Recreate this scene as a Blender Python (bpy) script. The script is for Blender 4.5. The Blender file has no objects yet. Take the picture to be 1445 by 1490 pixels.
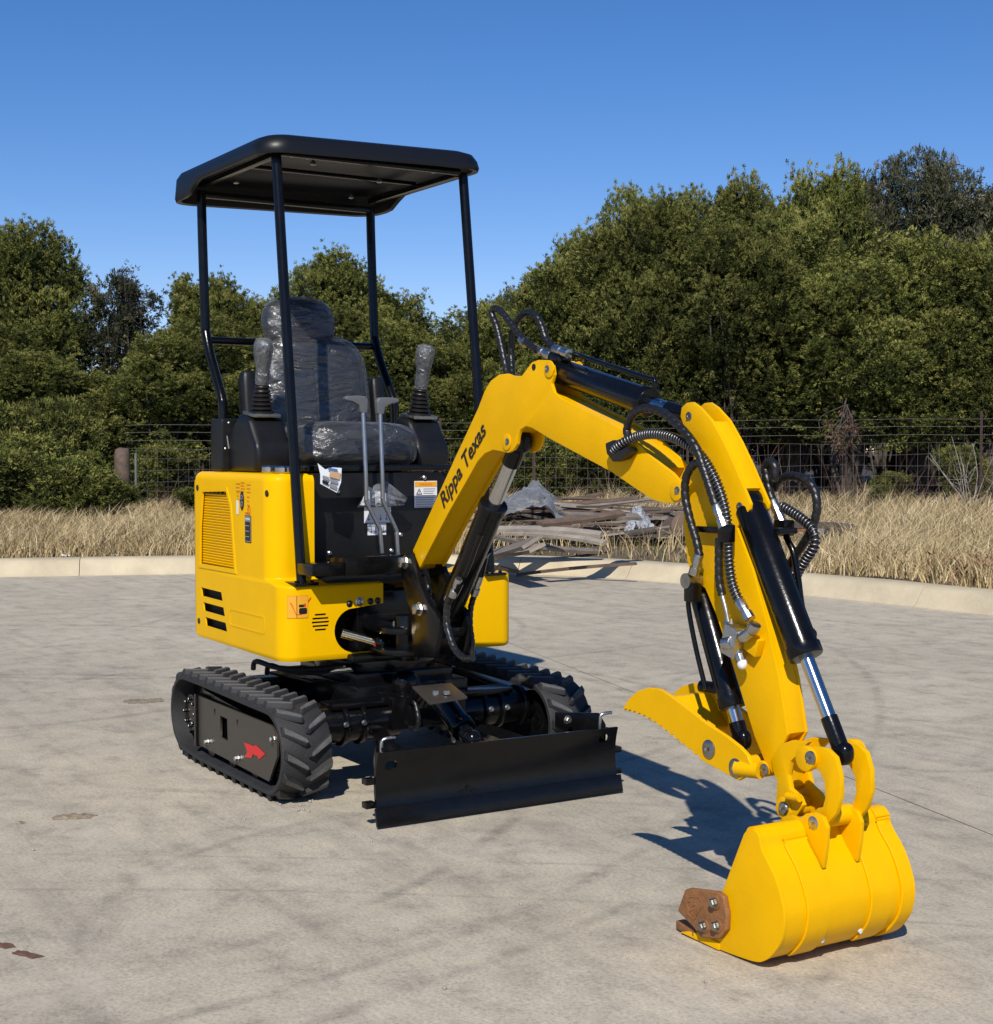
import bpy, bmesh, math, random
import numpy as np
from mathutils import Vector, Matrix
from mathutils import noise as mnoise

random.seed(7)
RNG = np.random.default_rng(11)
R = math.radians
scene = bpy.context.scene
COL = scene.collection

# ------------------------------------------------------------------ camera
# The yard is measured in metres: x runs to the front of the digger, y to its left, z up.
PHOTO_W, PHOTO_H, FOCAL = 1445, 1490, 2162.4
YAW, PITCH = .5525, -.0426
CAM = Vector((5.05, -2.568, 1.19))
FWD = Vector((-math.cos(YAW)*math.cos(PITCH), math.sin(YAW)*math.cos(PITCH), math.sin(PITCH)))
RIGHT = FWD.cross(Vector((0, 0, 1))).normalized()
UP = RIGHT.cross(FWD)
cd = bpy.data.cameras.new('camera')
cam = bpy.data.objects.new('camera', cd)
COL.objects.link(cam)
cam.matrix_world = Matrix((
    (RIGHT.x, UP.x, -FWD.x, CAM.x), (RIGHT.y, UP.y, -FWD.y, CAM.y),
    (RIGHT.z, UP.z, -FWD.z, CAM.z), (0, 0, 0, 1)))
cd.sensor_fit = 'HORIZONTAL'
cd.sensor_width = 36
cd.lens = FOCAL/PHOTO_W*36
cd.clip_start = .05
cd.clip_end = 2000
scene.camera = cam

# ------------------------------------------------------------------ sky and sun
SUN_TRAVEL = Vector((-.395, .327, -.478)).normalized()
sun_from = -SUN_TRAVEL
elev = math.asin(sun_from.z)
azim = math.atan2(sun_from.x, sun_from.y)          # clockwise from +y
world = bpy.data.worlds.new('World')
scene.world = world
world.use_nodes = True
wn = world.node_tree
wn.nodes.clear()
sky = wn.nodes.new('ShaderNodeTexSky')
sky.sky_type = 'NISHITA'
sky.sun_disc = False
sky.sun_elevation = elev
sky.sun_rotation = azim
sky.altitude = 1200
sky.air_density = 1.0
sky.dust_density = .0
sky.ozone_density = 3.0
hs = wn.nodes.new('ShaderNodeHueSaturation')
hs.inputs['Saturation'].default_value = 1.30
hs.inputs['Value'].default_value = 1.0
bg = wn.nodes.new('ShaderNodeBackground')
bg.inputs['Strength'].default_value = .101
wo = wn.nodes.new('ShaderNodeOutputWorld')
wn.links.new(sky.outputs[0], hs.inputs['Color'])
gain = wn.nodes.new('ShaderNodeMix')
gain.data_type = 'RGBA'
gain.blend_type = 'MULTIPLY'
gain.inputs[0].default_value = 1
gain.inputs[7].default_value = (1.16, .99, 1.12, 1)
wn.links.new(hs.outputs[0], gain.inputs[6])
wn.links.new(gain.outputs[2], bg.inputs[0])
wn.links.new(bg.outputs[0], wo.inputs[0])
sl = bpy.data.lights.new('sun', 'SUN')
sl.energy = 4.9
sl.angle = R(.53)
sl.color = (1, .945, .86)
so = bpy.data.objects.new('sun', sl)
COL.objects.link(so)
so.rotation_euler = SUN_TRAVEL.to_track_quat('-Z', 'Y').to_euler()
so.location = (6, -6, 9)
scene.view_settings.view_transform = 'Standard'
scene.view_settings.look = 'None'
scene.view_settings.exposure = 0
scene.view_settings.gamma = 1

# ------------------------------------------------------------------ pixel -> point on a known plane
def ray(x, y):
    return FWD + RIGHT*((x-PHOTO_W/2)/FOCAL) - UP*((y-PHOTO_H/2)/FOCAL)
def on(x, y, axis, v):
    d = ray(x, y)
    return CAM + d*((v-CAM[axis])/d[axis])
def depth_at(x, y, D):
    return CAM + ray(x, y)*D
def S(pts, y):
    """outline seen in the plane y = const -> (x, z) list"""
    out = []
    for p in pts:
        q = on(p[0], p[1], 1, y)
        out.append((q.x, q.z))
    return out

# ------------------------------------------------------------------ materials
def nodes(m):
    m.use_nodes = True
    nt = m.node_tree
    return nt, nt.nodes['Principled BSDF']
def mat(name, col, rough=.5, metal=0, var=.0, vscale=6, bump=0, bscale=60, coat=0, spec=.5, col2=None, detail=6):
    m = bpy.data.materials.new(name)
    nt, b = nodes(m)
    b.inputs['Base Color'].default_value = (*col, 1)
    b.inputs['Roughness'].default_value = rough
    b.inputs['Metallic'].default_value = metal
    b.inputs['Specular IOR Level'].default_value = spec
    if coat:
        b.inputs['Coat Weight'].default_value = coat
        b.inputs['Coat Roughness'].default_value = .06
    tc = nt.nodes.new('ShaderNodeTexCoord')
    if var or col2:
        n = nt.nodes.new('ShaderNodeTexNoise')
        n.inputs['Scale'].default_value = vscale
        n.inputs['Detail'].default_value = detail
        n.inputs['Roughness'].default_value = .65
        nt.links.new(tc.outputs['Object'], n.inputs['Vector'])
        rmp = nt.nodes.new('ShaderNodeValToRGB')
        rmp.color_ramp.elements[0].position = .3
        rmp.color_ramp.elements[1].position = .7
        a = col2 if col2 else tuple(max(0, c*(1-var)) for c in col)
        c = col if col2 else tuple(min(1, c*(1+var*.6)) for c in col)
        rmp.color_ramp.elements[0].color = (*a, 1)
        rmp.color_ramp.elements[1].color = (*c, 1)
        nt.links.new(n.outputs['Fac'], rmp.inputs[0])
        nt.links.new(rmp.outputs[0], b.inputs['Base Color'])
        rr = nt.nodes.new('ShaderNodeMapRange')
        rr.inputs['To Min'].default_value = max(.02, rough*.8)
        rr.inputs['To Max'].default_value = min(1, rough*1.2)
        nt.links.new(n.outputs['Fac'], rr.inputs['Value'])
        nt.links.new(rr.outputs[0], b.inputs['Roughness'])
    if bump:
        n2 = nt.nodes.new('ShaderNodeTexNoise')
        n2.inputs['Scale'].default_value = bscale
        n2.inputs['Detail'].default_value = 4
        nt.links.new(tc.outputs['Object'], n2.inputs['Vector'])
        bp = nt.nodes.new('ShaderNodeBump')
        bp.inputs['Strength'].default_value = bump
        bp.inputs['Distance'].default_value = .01
        nt.links.new(n2.outputs['Fac'], bp.inputs['Height'])
        nt.links.new(bp.outputs[0], b.inputs['Normal'])
    return m

M = {}
M['yellow'] = mat('yellow_paint', (.775, .415, .0003), .36, var=.06, vscale=9, bump=.08, bscale=130, coat=.0, spec=.10)
M['yplastic'] = mat('yellow_cover_paint', (.79, .44, .0005), .34, var=.05, vscale=5, bump=.03, bscale=14, coat=.0, spec=.07)
M['black'] = mat('black_gloss_paint', (.004, .004, .0045), .2, var=.3, vscale=20, bump=.05, bscale=90, spec=.30)
M['canopy'] = mat('black_canopy_plastic', (.004, .0045, .006), .42, bump=.03, spec=.4, bscale=200)
M['bplastic'] = mat('black_grained_plastic', (.006, .006, .0065), .42, var=.3, vscale=14, spec=.4, bump=.12, bscale=420)
M['rubber'] = mat('track_rubber', (.020, .020, .021), .72, var=.35, vscale=18, bump=.25, bscale=160)
M['lugtop'] = mat('sunlit_track_lug', (.085, .084, .082), .8, var=.5, vscale=30, bump=.3, bscale=150)  # paler lug tops: sunlight painted into the rubber colour
M['frameplate'] = mat('track_frame_paint', (.042, .036, .028), .42, var=.2, vscale=12, bump=.06, bscale=200)
M['hose'] = mat('hose_spiral_wrap', (.010, .010, .010), .34, bump=.1, bscale=300)
M['zinc'] = mat('zinc_plated_steel', (.50, .50, .48), .34, 1.0, var=.2, vscale=40)
M['coil'] = mat('dull_spring_steel', (.20, .20, .20), .38, 1.0)
M['galv'] = mat('grey_pin_steel', (.36, .35, .31), .38, 1.0, var=.25, vscale=60, bump=.1, bscale=300)
M['chrome'] = mat('chrome_rod', (.56, .56, .56), .16, 1.0, var=.1, vscale=30)
M['lever'] = mat('lever_grey_steel', (.34, .35, .36), .32, .85, var=.1, vscale=30)
M['grip'] = mat('grey_rubber_grip', (.10, .105, .11), .5)
M['brass'] = mat('brass_washed_rod', (.68, .56, .36), .18, 1.0)
M['red'] = mat('red_decal', (.62, .015, .015), .45)
M['redcap'] = mat('red_port_plug', (.50, .03, .02), .4)
M['rust'] = mat('brown_cast_cutter', (.26, .112, .036), .62, var=.3, vscale=40, bump=.25, bscale=220)
M['white'] = mat('white_sticker', (.72, .73, .74), .4)
M['paper'] = mat('paper_card', (.66, .70, .72), .55)
M['bluep'] = mat('blue_print', (.06, .16, .40), .5)
M['greyp'] = mat('grey_print', (.22, .22, .24), .6)
M['tanp'] = mat('tan_print', (.50, .31, .16), .6)
M['amber'] = mat('amber_sticker', (.75, .36, .02), .4)
M['orange'] = mat('orange_decal_print', (.72, .22, .004), .45)
M['ink'] = mat('black_print', (.008, .007, .006), .4)
M['seat'] = mat('dark_seat_vinyl', (.020, .022, .027), .5, var=.3, vscale=10, bump=.15, bscale=300)
M['dark'] = mat('dark_engine_bay', (.004, .004, .004), .8)

def film_mat(name, alpha, scale, tint=(.8, .82, .85), bstr=.9, stretch=(1, 1, 1), haze=.5):
    m = bpy.data.materials.new(name)
    nt, b = nodes(m)
    b.inputs['Base Color'].default_value = (*tint, 1)
    b.inputs['Roughness'].default_value = .10
    b.inputs['Specular IOR Level'].default_value = 1.0
    out = nt.nodes['Material Output']
    tr = nt.nodes.new('ShaderNodeBsdfTransparent')
    tr.inputs[0].default_value = (.93, .94, .95, 1)
    mx = nt.nodes.new('ShaderNodeMixShader')
    tc = nt.nodes.new('ShaderNodeTexCoord')
    mp = nt.nodes.new('ShaderNodeMapping')
    mp.inputs['Scale'].default_value = stretch
    mp.inputs['Rotation'].default_value = (0, .5, .3)
    nt.links.new(tc.outputs['Object'], mp.inputs['Vector'])
    n = nt.nodes.new('ShaderNodeTexNoise')
    n.inputs['Scale'].default_value = scale
    n.inputs['Detail'].default_value = 5
    n.inputs['Distortion'].default_value = 1.6
    nt.links.new(mp.outputs[0], n.inputs['Vector'])
    bp = nt.nodes.new('ShaderNodeBump')
    bp.inputs['Strength'].default_value = bstr
    bp.inputs['Distance'].default_value = .03
    nt.links.new(n.outputs['Fac'], bp.inputs['Height'])
    nt.links.new(bp.outputs[0], b.inputs['Normal'])
    fr = nt.nodes.new('ShaderNodeFresnel')
    fr.inputs['IOR'].default_value = 1.4
    nt.links.new(bp.outputs[0], fr.inputs['Normal'])
    ad = nt.nodes.new('ShaderNodeMath')
    ad.operation = 'MULTIPLY_ADD'
    ad.inputs[1].default_value = .8
    ad.inputs[2].default_value = alpha
    ad.use_clamp = True
    nt.links.new(fr.outputs[0], ad.inputs[0])
    nt.links.new(ad.outputs[0], mx.inputs[0])
    gl = nt.nodes.new('ShaderNodeBsdfGlossy')
    gl.inputs['Roughness'].default_value = .20
    nt.links.new(bp.outputs[0], gl.inputs['Normal'])
    b.inputs['Roughness'].default_value = .5
    hz = nt.nodes.new('ShaderNodeMixShader')
    hz.inputs[0].default_value = haze
    nt.links.new(gl.outputs[0], hz.inputs[1])
    nt.links.new(b.outputs[0], hz.inputs[2])
    nt.links.new(tr.outputs[0], mx.inputs[1])
    nt.links.new(hz.outputs[0], mx.inputs[2])
    nt.links.new(mx.outputs[0], out.inputs['Surface'])
    return m
M['film'] = film_mat('clear_plastic_wrap', .09, 7.5, (.5, .51, .53), bstr=.85, stretch=(1.0, .8, 2.4), haze=.35)
M['sheetfilm'] = film_mat('hazy_plastic_sheet', .27, 6, (.45, .47, .49), .9, haze=.85)
M['gripfilm'] = film_mat('clear_grip_wrap', .14, 22, (.5, .5, .5), .7, haze=.6)

# ------------------------------------------------------------------ mesh helpers
def tag(o, label=None, cat=None, group=None, kind=None):
    if label: o['label'] = label
    if cat: o['category'] = cat
    if group: o['group'] = group
    if kind: o['kind'] = kind
    return o
def empty(name, loc=(0, 0, 0)):
    o = bpy.data.objects.new(name, None)
    o.empty_display_size = .1
    COL.objects.link(o)
    o.location = loc
    return o
def link(name, me, m, parent=None, loc=None):
    o = bpy.data.objects.new(name, me)
    COL.objects.link(o)
    if m is not None and not me.materials:
        me.materials.append(M[m] if isinstance(m, str) else m)
    if parent is not None:
        o.parent = parent
        o.matrix_parent_inverse = Matrix.Identity(4)
    if loc is not None: o.location = loc
    return o
def frame_from(d):
    d = Vector(d).normalized()
    a = Vector((0, 0, 1)) if abs(d.z) < .9 else Vector((1, 0, 0))
    u = d.cross(a).normalized()
    return u, d.cross(u).normalized()
def smooth_path(pts, n=8):
    P = [Vector(p) for p in pts]
    if len(P) < 3: return P
    out = []
    for i in range(len(P)-1):
        p0 = P[max(0, i-1)]; p1 = P[i]; p2 = P[i+1]; p3 = P[min(len(P)-1, i+2)]
        for k in range(n):
            t = k/n
            out.append(.5*((2*p1)+(p2-p0)*t+(2*p0-5*p1+4*p2-p3)*t*t+(3*p1-p0-3*p2+p3)*t**3))
    out.append(P[-1])
    return out

class MB:
    def __init__(self): self.v = []; self.f = []
    def add(self, vs, fs):
        o = len(self.v)
        self.v += [tuple(p) for p in vs]
        self.f += [tuple(i+o for i in q) for q in fs]
        return self
    def box(self, c, s, rot=None):
        c = Vector(c); h = Vector(s)/2
        vs = []
        for z in (-1, 1):
            for x, y in ((-1, -1), (1, -1), (1, 1), (-1, 1)):
                p = Vector((x*h.x, y*h.y, z*h.z))
                if rot is not None: p = rot @ p
                vs.append(c+p)
        return self.add(vs, [(3, 2, 1, 0), (4, 5, 6, 7), (0, 1, 5, 4), (1, 2, 6, 5), (2, 3, 7, 6), (3, 0, 4, 7)])
    def prism(self, pts, vec):
        n = len(pts); vec = Vector(vec)
        a = [Vector(p) for p in pts]
        return self.add(a+[p+vec for p in a], [tuple(range(n)), tuple(range(2*n-1, n-1, -1))] +
                        [((i+1) % n, i, n+i, n+(i+1) % n) for i in range(n)])
    def py(self, xz, y0, y1):
        return self.prism([(x, y0, z) for x, z in xz], (0, y1-y0, 0))
    def pz(self, xy, z0, z1):
        return self.prism([(x, y, z0) for x, y in xy], (0, 0, z1-z0))
    def cyl(self, a, b, r, r2=None, n=20):
        a = Vector(a); b = Vector(b); r2 = r if r2 is None else r2
        u, w = frame_from(b-a)
        vs = [a+(u*math.cos(t)+w*math.sin(t))*r for t in [2*math.pi*k/n for k in range(n)]]
        vs += [b+(u*math.cos(t)+w*math.sin(t))*r2 for t in [2*math.pi*k/n for k in range(n)]]
        return self.add(vs, [(i, (i+1) % n, n+(i+1) % n, n+i) for i in range(n)] + [tuple(range(n-1, -1, -1)), tuple(range(n, 2*n))])
    def lathe(self, a, d, prof, n=24):
        """prof: (distance along d, radius)"""
        a = Vector(a); d = Vector(d).normalized(); u, w = frame_from(d)
        vs = []
        for t, r in prof:
            for k in range(n):
                g = 2*math.pi*k/n
                vs.append(a+d*t+(u*math.cos(g)+w*math.sin(g))*r)
        fs = [(j*n+i, j*n+(i+1) % n, (j+1)*n+(i+1) % n, (j+1)*n+i) for j in range(len(prof)-1) for i in range(n)]
        fs += [tuple(range(n-1, -1, -1)), tuple(range((len(prof)-1)*n, len(prof)*n))]
        return self.add(vs, fs)
    def tube(self, pts, r, n=10, rf=None, step=None):
        P = [Vector(p) for p in pts]
        if step:                                           # resample evenly
            L = [0]
            for i in range(1, len(P)): L.append(L[-1]+(P[i]-P[i-1]).length)
            m = max(2, int(L[-1]/step)); Q = []; j = 0
            for k in range(m+1):
                t = L[-1]*k/m
                while j < len(P)-2 and L[j+1] < t: j += 1
                seg = max(1e-9, L[j+1]-L[j]); Q.append(P[j].lerp(P[j+1], min(1, (t-L[j])/seg)))
            P = Q
        d0 = (P[1]-P[0]).normalized(); u, w = frame_from(d0)
        vs = []
        for i, p in enumerate(P):
            d = (P[min(i+1, len(P)-1)]-P[max(i-1, 0)]).normalized()
            u = (u-d*u.dot(d)).normalized(); w = d.cross(u)
            for k in range(n):
                g = 2*math.pi*k/n
                rr = r if rf is None else rf(i, g)
                vs.append(p+(u*math.cos(g)+w*math.sin(g))*rr)
        fs = [(j*n+i, j*n+(i+1) % n, (j+1)*n+(i+1) % n, (j+1)*n+i) for j in range(len(P)-1) for i in range(n)]
        fs += [tuple(range(n-1, -1, -1)), tuple(range((len(P)-1)*n, len(P)*n))]
        return self.add(vs, fs)
    def blob(self, c, s, e1=.5, e2=.5, nu=28, nv=18, rot=None, fn=None):
        """super-ellipsoid"""
        c = Vector(c); vs = []; fs = []
        def sg(v, e): return math.copysign(abs(v)**e, v)
        for j in range(nv+1):
            ph = -math.pi/2+math.pi*j/nv
            for i in range(nu):
                th = 2*math.pi*i/nu
                p = Vector((s[0]*sg(math.cos(ph), e1)*sg(math.cos(th), e2), s[1]*sg(math.cos(ph), e1)*sg(math.sin(th), e2), s[2]*sg(math.sin(ph), e1)))
                if rot is not None: p = rot @ p
                p = c+p
                if fn: p = fn(p)
                vs.append(p)
        for j in range(nv):
            for i in range(nu):
                fs.append((j*nu+i, j*nu+(i+1) % nu, (j+1)*nu+(i+1) % nu, (j+1)*nu+i))
        return self.add(vs, fs)
    def mesh(self, name, bevel=0, seg=2, sharp=35):
        bm = bmesh.new()
        vs = [bm.verts.new(p) for p in self.v]
        for q in self.f:
            try: bm.faces.new([vs[i] for i in q])
            except ValueError: pass
        bmesh.ops.remove_doubles(bm, verts=bm.verts, dist=1e-6)
        bmesh.ops.dissolve_degenerate(bm, dist=1e-6, edges=bm.edges)
        bmesh.ops.recalc_face_normals(bm, faces=bm.faces)
        if bevel:
            ed = [e for e in bm.edges if len(e.link_faces) == 2 and e.calc_face_angle(0) > R(32)]
            try: bmesh.ops.bevel(bm, geom=ed, offset=bevel, segments=seg, profile=.6, affect='EDGES', clamp_overlap=True)
            except Exception: pass
        me = bpy.data.meshes.new(name)
        bm.to_mesh(me); bm.free()
        me.shade_smooth()
        me.set_sharp_from_angle(angle=R(sharp))
        return me
    def build(self, name, m, parent=None, bevel=0, seg=2, sharp=35):
        return link(name, self.mesh(name, bevel, seg, sharp), m, parent)

def curve_sheet(outer, holes=(), depth=.004, res=0):
    """flat sheet with real holes in the local xy plane, thickness along z"""
    cu = bpy.data.curves.new('sheet', 'CURVE')
    cu.dimensions = '2D'; cu.fill_mode = 'BOTH'; cu.extrude = depth/2
    for loop in [outer]+list(holes):
        sp = cu.splines.new('POLY'); sp.points.add(len(loop)-1); sp.use_cyclic_u = True
        for p, q in zip(sp.points, loop): p.co = (q[0], q[1], 0, 1)
    o = bpy.data.objects.new('sheet', cu); COL.objects.link(o)
    bpy.context.view_layer.update()
    me = bpy.data.meshes.new_from_object(o.evaluated_get(bpy.context.evaluated_depsgraph_get()))
    bpy.data.objects.remove(o); bpy.data.curves.remove(cu)
    return me
def text_mesh(s, size=1, shear=0, align='LEFT', depth=.0006, bold=0):
    cu = bpy.data.curves.new('text', 'FONT')
    cu.body = s; cu.size = size; cu.shear = shear; cu.align_x = align; cu.extrude = depth; cu.offset = bold
    o = bpy.data.objects.new('text', cu); COL.objects.link(o)
    bpy.context.view_layer.update()
    me = bpy.data.meshes.new_from_object(o.evaluated_get(bpy.context.evaluated_depsgraph_get()))
    bpy.data.objects.remove(o); bpy.data.curves.remove(cu)
    return me
def arc(cx, cy, r, a0, a1, n=8):
    return [(cx+r*math.cos(R(a0+(a1-a0)*k/n)), cy+r*math.sin(R(a0+(a1-a0)*k/n))) for k in range(n+1)]
def rrect(x0, x1, y0, y1, r, n=5):
    return arc(x1-r, y0+r, r, -90, 0, n)+arc(x1-r, y1-r, r, 0, 90, n)+arc(x0+r, y1-r, r, 90, 180, n)+arc(x0+r, y0+r, r, 180, 270, n)
def inset(poly, d):
    """shrink a closed (x, z) outline by d"""
    n = len(poly); out = []
    area = sum(poly[i][0]*poly[(i+1) % n][1]-poly[(i+1) % n][0]*poly[i][1] for i in range(n))
    sg = 1 if area > 0 else -1
    for i in range(n):
        p, q, r = Vector(poly[i-1]), Vector(poly[i]), Vector(poly[(i+1) % n])
        a = (q-p).normalized(); b = (r-q).normalized()
        na = Vector((-a.y, a.x))*sg; nb = Vector((-b.y, b.x))*sg
        k = na+nb
        k = k/max(.5, k.dot(na)) if k.length > 1e-6 else na
        q2 = q+k*d
        out.append((q2.x, q2.y))
    return out
# ================================================================== ground
def concrete_mat():
    m = bpy.data.materials.new('weathered_concrete')
    nt, b = nodes(m)
    L = nt.links.new
    geo = nt.nodes.new('ShaderNodeNewGeometry')
    def noise(scale, detail=8, rough=.6, vec=None, dist=0):
        n = nt.nodes.new('ShaderNodeTexNoise'); n.inputs['Scale'].default_value = scale; n.inputs['Detail'].default_value = detail
        n.inputs['Roughness'].default_value = rough; n.inputs['Distortion'].default_value = dist
        L(vec or geo.outputs['Position'], n.inputs['Vector']); return n
    def ramp(inp, stops):
        r = nt.nodes.new('ShaderNodeValToRGB'); e = r.color_ramp.elements
        e[0].position, e[0].color = stops[0][0], (*stops[0][1], 1); e[1].position, e[1].color = stops[-1][0], (*stops[-1][1], 1)
        for p, c in stops[1:-1]:
            q = e.new(p); q.color = (*c, 1)
        L(inp, r.inputs[0]); return r
    def mix(mode, fac, a, c):
        x = nt.nodes.new('ShaderNodeMix'); x.data_type = 'RGBA'; x.blend_type = mode
        if isinstance(fac, float): x.inputs[0].default_value = fac
        else: L(fac, x.inputs[0])
        L(a, x.inputs[6])
        if isinstance(c, tuple): x.inputs[7].default_value = (*c, 1)
        else: L(c, x.inputs[7])
        return x.outputs[2]
    big = ramp(noise(.55, 6, .62).outputs['Fac'], [(.28, (.345, .310, .248)), (.48, (.415, .370, .288)), (.72, (.48, .430, .338))])
    med = ramp(noise(5.5, 11, .78).outputs['Fac'], [(.32, (.62, .62, .62)), (.48, (.97, .97, .97)), (.68, (1.18, 1.17, 1.14))])
    col = mix('MULTIPLY', 1.0, big.outputs[0], med.outputs[0])
    fine = ramp(noise(95, 5, .8).outputs['Fac'], [(.34, (.58, .57, .56)), (.48, (1, 1, 1)), (.66, (1.30, 1.28, 1.24))])
    col = mix('MULTIPLY', .8, col, fine.outputs[0])
    # brown grime patches
    gr = ramp(noise(1.3, 9, .7, dist=.6).outputs['Fac'], [(.56, (0, 0, 0)), (.74, (.36, .36, .36))])
    col = mix('MIX', gr.outputs[0], col, (.235, .195, .150))
    # rubber scuffs: families of tyre arcs, each a thin dark ring broken up by noise
    wob = noise(1.1, 3, .5)
    wv = nt.nodes.new('ShaderNodeVectorMath'); wv.operation = 'MULTIPLY_ADD'
    wv.inputs[1].default_value = (.07, .07, 0); L(wob.outputs['Color'], wv.inputs[0]); L(geo.outputs['Position'], wv.inputs[2])
    brk = noise(2.6, 6, .75)
    brk2 = noise(14, 4, .7)
    def arc_mark(cx, cy, rad, wid, strength, lo=.40, hi=.62):
        nonlocal col
        d = nt.nodes.new('ShaderNodeVectorMath'); d.operation = 'DISTANCE'
        sep = nt.nodes.new('ShaderNodeVectorMath'); sep.operation = 'MULTIPLY'; sep.inputs[1].default_value = (1, 1, 0)
        L(wv.outputs[0], sep.inputs[0]); L(sep.outputs[0], d.inputs[0]); d.inputs[1].default_value = (cx, cy, 0)
        s = nt.nodes.new('ShaderNodeMath'); s.operation = 'SUBTRACT'; s.inputs[1].default_value = rad; L(d.outputs['Value'], s.inputs[0])
        a = nt.nodes.new('ShaderNodeMath'); a.operation = 'ABSOLUTE'; L(s.outputs[0], a.inputs[0])
        r = nt.nodes.new('ShaderNodeMapRange'); r.interpolation_type = 'SMOOTHSTEP'
        r.inputs['From Min'].default_value = wid; r.inputs['From Max'].default_value = wid*.15; r.inputs['To Min'].default_value = 0; r.inputs['To Max'].default_value = strength
        L(a.outputs[0], r.inputs['Value'])
        k = nt.nodes.new('ShaderNodeMapRange'); k.inputs['From Min'].default_value = lo; k.inputs['From Max'].default_value = hi; L(brk.outputs['Fac'], k.inputs['Value'])
        mu = nt.nodes.new('ShaderNodeMath'); mu.operation = 'MULTIPLY'; L(r.outputs[0], mu.inputs[0]); L(k.outputs[0], mu.inputs[1])
        k2 = nt.nodes.new('ShaderNodeMapRange'); k2.inputs['From Min'].default_value = .3; k2.inputs['From Max'].default_value = .6; k2.inputs['To Min'].default_value = .45; L(brk2.outputs['Fac'], k2.inputs['Value'])
        mu2 = nt.nodes.new('ShaderNodeMath'); mu2.operation = 'MULTIPLY'; L(mu.outputs[0], mu2.inputs[0]); L(k2.outputs[0], mu2.inputs[1])
        col = mix('MIX', mu2.outputs[0], col, (.085, .080, .074))
    # long faint drag streaks left by traffic in three directions
    for ang, sx_, sy_, st_ in ((1.05, .35, 4.2, .26), (1.35, .30, 6.0, .18)):
        mp = nt.nodes.new('ShaderNodeMapping'); mp.inputs['Rotation'].default_value = (0, 0, -ang); mp.inputs['Scale'].default_value = (sx_, sy_, 1)
        mp.vector_type = 'TEXTURE' if False else 'POINT'
        L(geo.outputs['Position'], mp.inputs['Vector'])
        ns = noise(1.6, 8, .7, mp.outputs[0], .4)
        rs = ramp(ns.outputs['Fac'], [(.52, (0, 0, 0)), (.68, (st_, st_, st_))])
        col = mix('MIX', rs.outputs[0], col, (.17, .155, .132))
    pale = ramp(noise(2.1, 7, .7).outputs['Fac'], [(.56, (0, 0, 0)), (.72, (.5, .5, .5))])
    col = mix('MIX', pale.outputs[0], col, (.56, .50, .40))
    for a in MARKS: arc_mark(*a)
    L(col, b.inputs['Base Color'])
    b.inputs['Roughness'].default_value = .88
    b.inputs['Specular IOR Level'].default_value = .25
    bm_ = nt.nodes.new('ShaderNodeBump'); bm_.inputs['Strength'].default_value = .35; bm_.inputs['Distance'].default_value = .006
    L(noise(45, 7, .75).outputs['Fac'], bm_.inputs['Height']); L(bm_.outputs[0], b.inputs['Normal'])
    return m
def circle3(p, q, r):
    ax, ay = p; bx_, by = q; cx, cy = r
    d = 2*(ax*(by-cy)+bx_*(cy-ay)+cx*(ay-by))
    ux = ((ax*ax+ay*ay)*(by-cy)+(bx_*bx_+by*by)*(cy-ay)+(cx*cx+cy*cy)*(ay-by))/d
    uy = ((ax*ax+ay*ay)*(cx-bx_)+(bx_*bx_+by*by)*(ax-cx)+(cx*cx+cy*cy)*(bx_-ax))/d
    return ux, uy, math.hypot(ax-ux, ay-uy)
MARKS = []
for pts, wid, st in (
        (((0, 1243), (450, 1250), (900, 1262)), .020, .55), (((0, 1296), (440, 1299), (800, 1310)), .020, .50),
        (((150, 1435), (420, 1365), (600, 1300)), .050, .75), (((260, 1490), (520, 1420), (740, 1345)), .045, .6),
        (((500, 1490), (640, 1440), (820, 1370)), .045, .55), (((140, 1440), (190, 1340), (225, 1240)), .07, .5),
        (((0, 1110), (110, 1135), (250, 1150)), .05, .65), (((0, 1062), (130, 1050), (245, 1035)), .06, .6),
        (((0, 985), (140, 950), (280, 915)), .07, .6), (((0, 950), (120, 930), (280, 890)), .05, .5),
        (((780, 960), (950, 940), (1010, 930)), .06, .6), (((1160, 1010), (1290, 985), (1445, 980)), .07, .6),
        (((1180, 950), (1300, 940), (1445, 935)), .05, .55), (((1270, 1075), (1350, 1070), (1445, 1078)), .06, .5),
        (((760, 1250), (840, 1370), (960, 1490)), .09, .45), (((680, 1230), (740, 1350), (800, 1490)), .08, .45),
        (((760, 900), (900, 905), (1000, 915)), .05, .5), (((1200, 1200), (1330, 1230), (1445, 1270)), .05, .5),
        (((0, 880), (140, 870), (280, 865)), .05, .45), (((1190, 900), (1320, 912), (1445, 915)), .05, .5),
        (((640, 1250), (760, 1230), (930, 1240)), .10, .4), (((1290, 1390), (1380, 1370), (1445, 1365)), .05, .45)):
    P = [on(x, y, 2, 0) for x, y in pts]
    try: MARKS.append((*circle3(*[(p.x, p.y) for p in P]), wid*.8, st*(.72 if wid < .065 else .36)))
    except ZeroDivisionError: pass
M['concrete'] = concrete_mat()
M['kerb'] = mat('pale_kerb_concrete', (.52, .440, .298), .85, var=.22, vscale=2.2, bump=.35, bscale=60, detail=10)
M['soil'] = mat('dry_verge_soil', (.15, .110, .066), .95, var=.4, vscale=3, bump=.8, bscale=25, col2=(.08, .058, .037))
M['litter'] = mat('juniper_leaf_litter', (.050, .036, .024), .97, var=.4, vscale=6, bump=.8, bscale=25)
M['joint'] = mat('joint_filler', (.10, .09, .075), .9)

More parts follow.
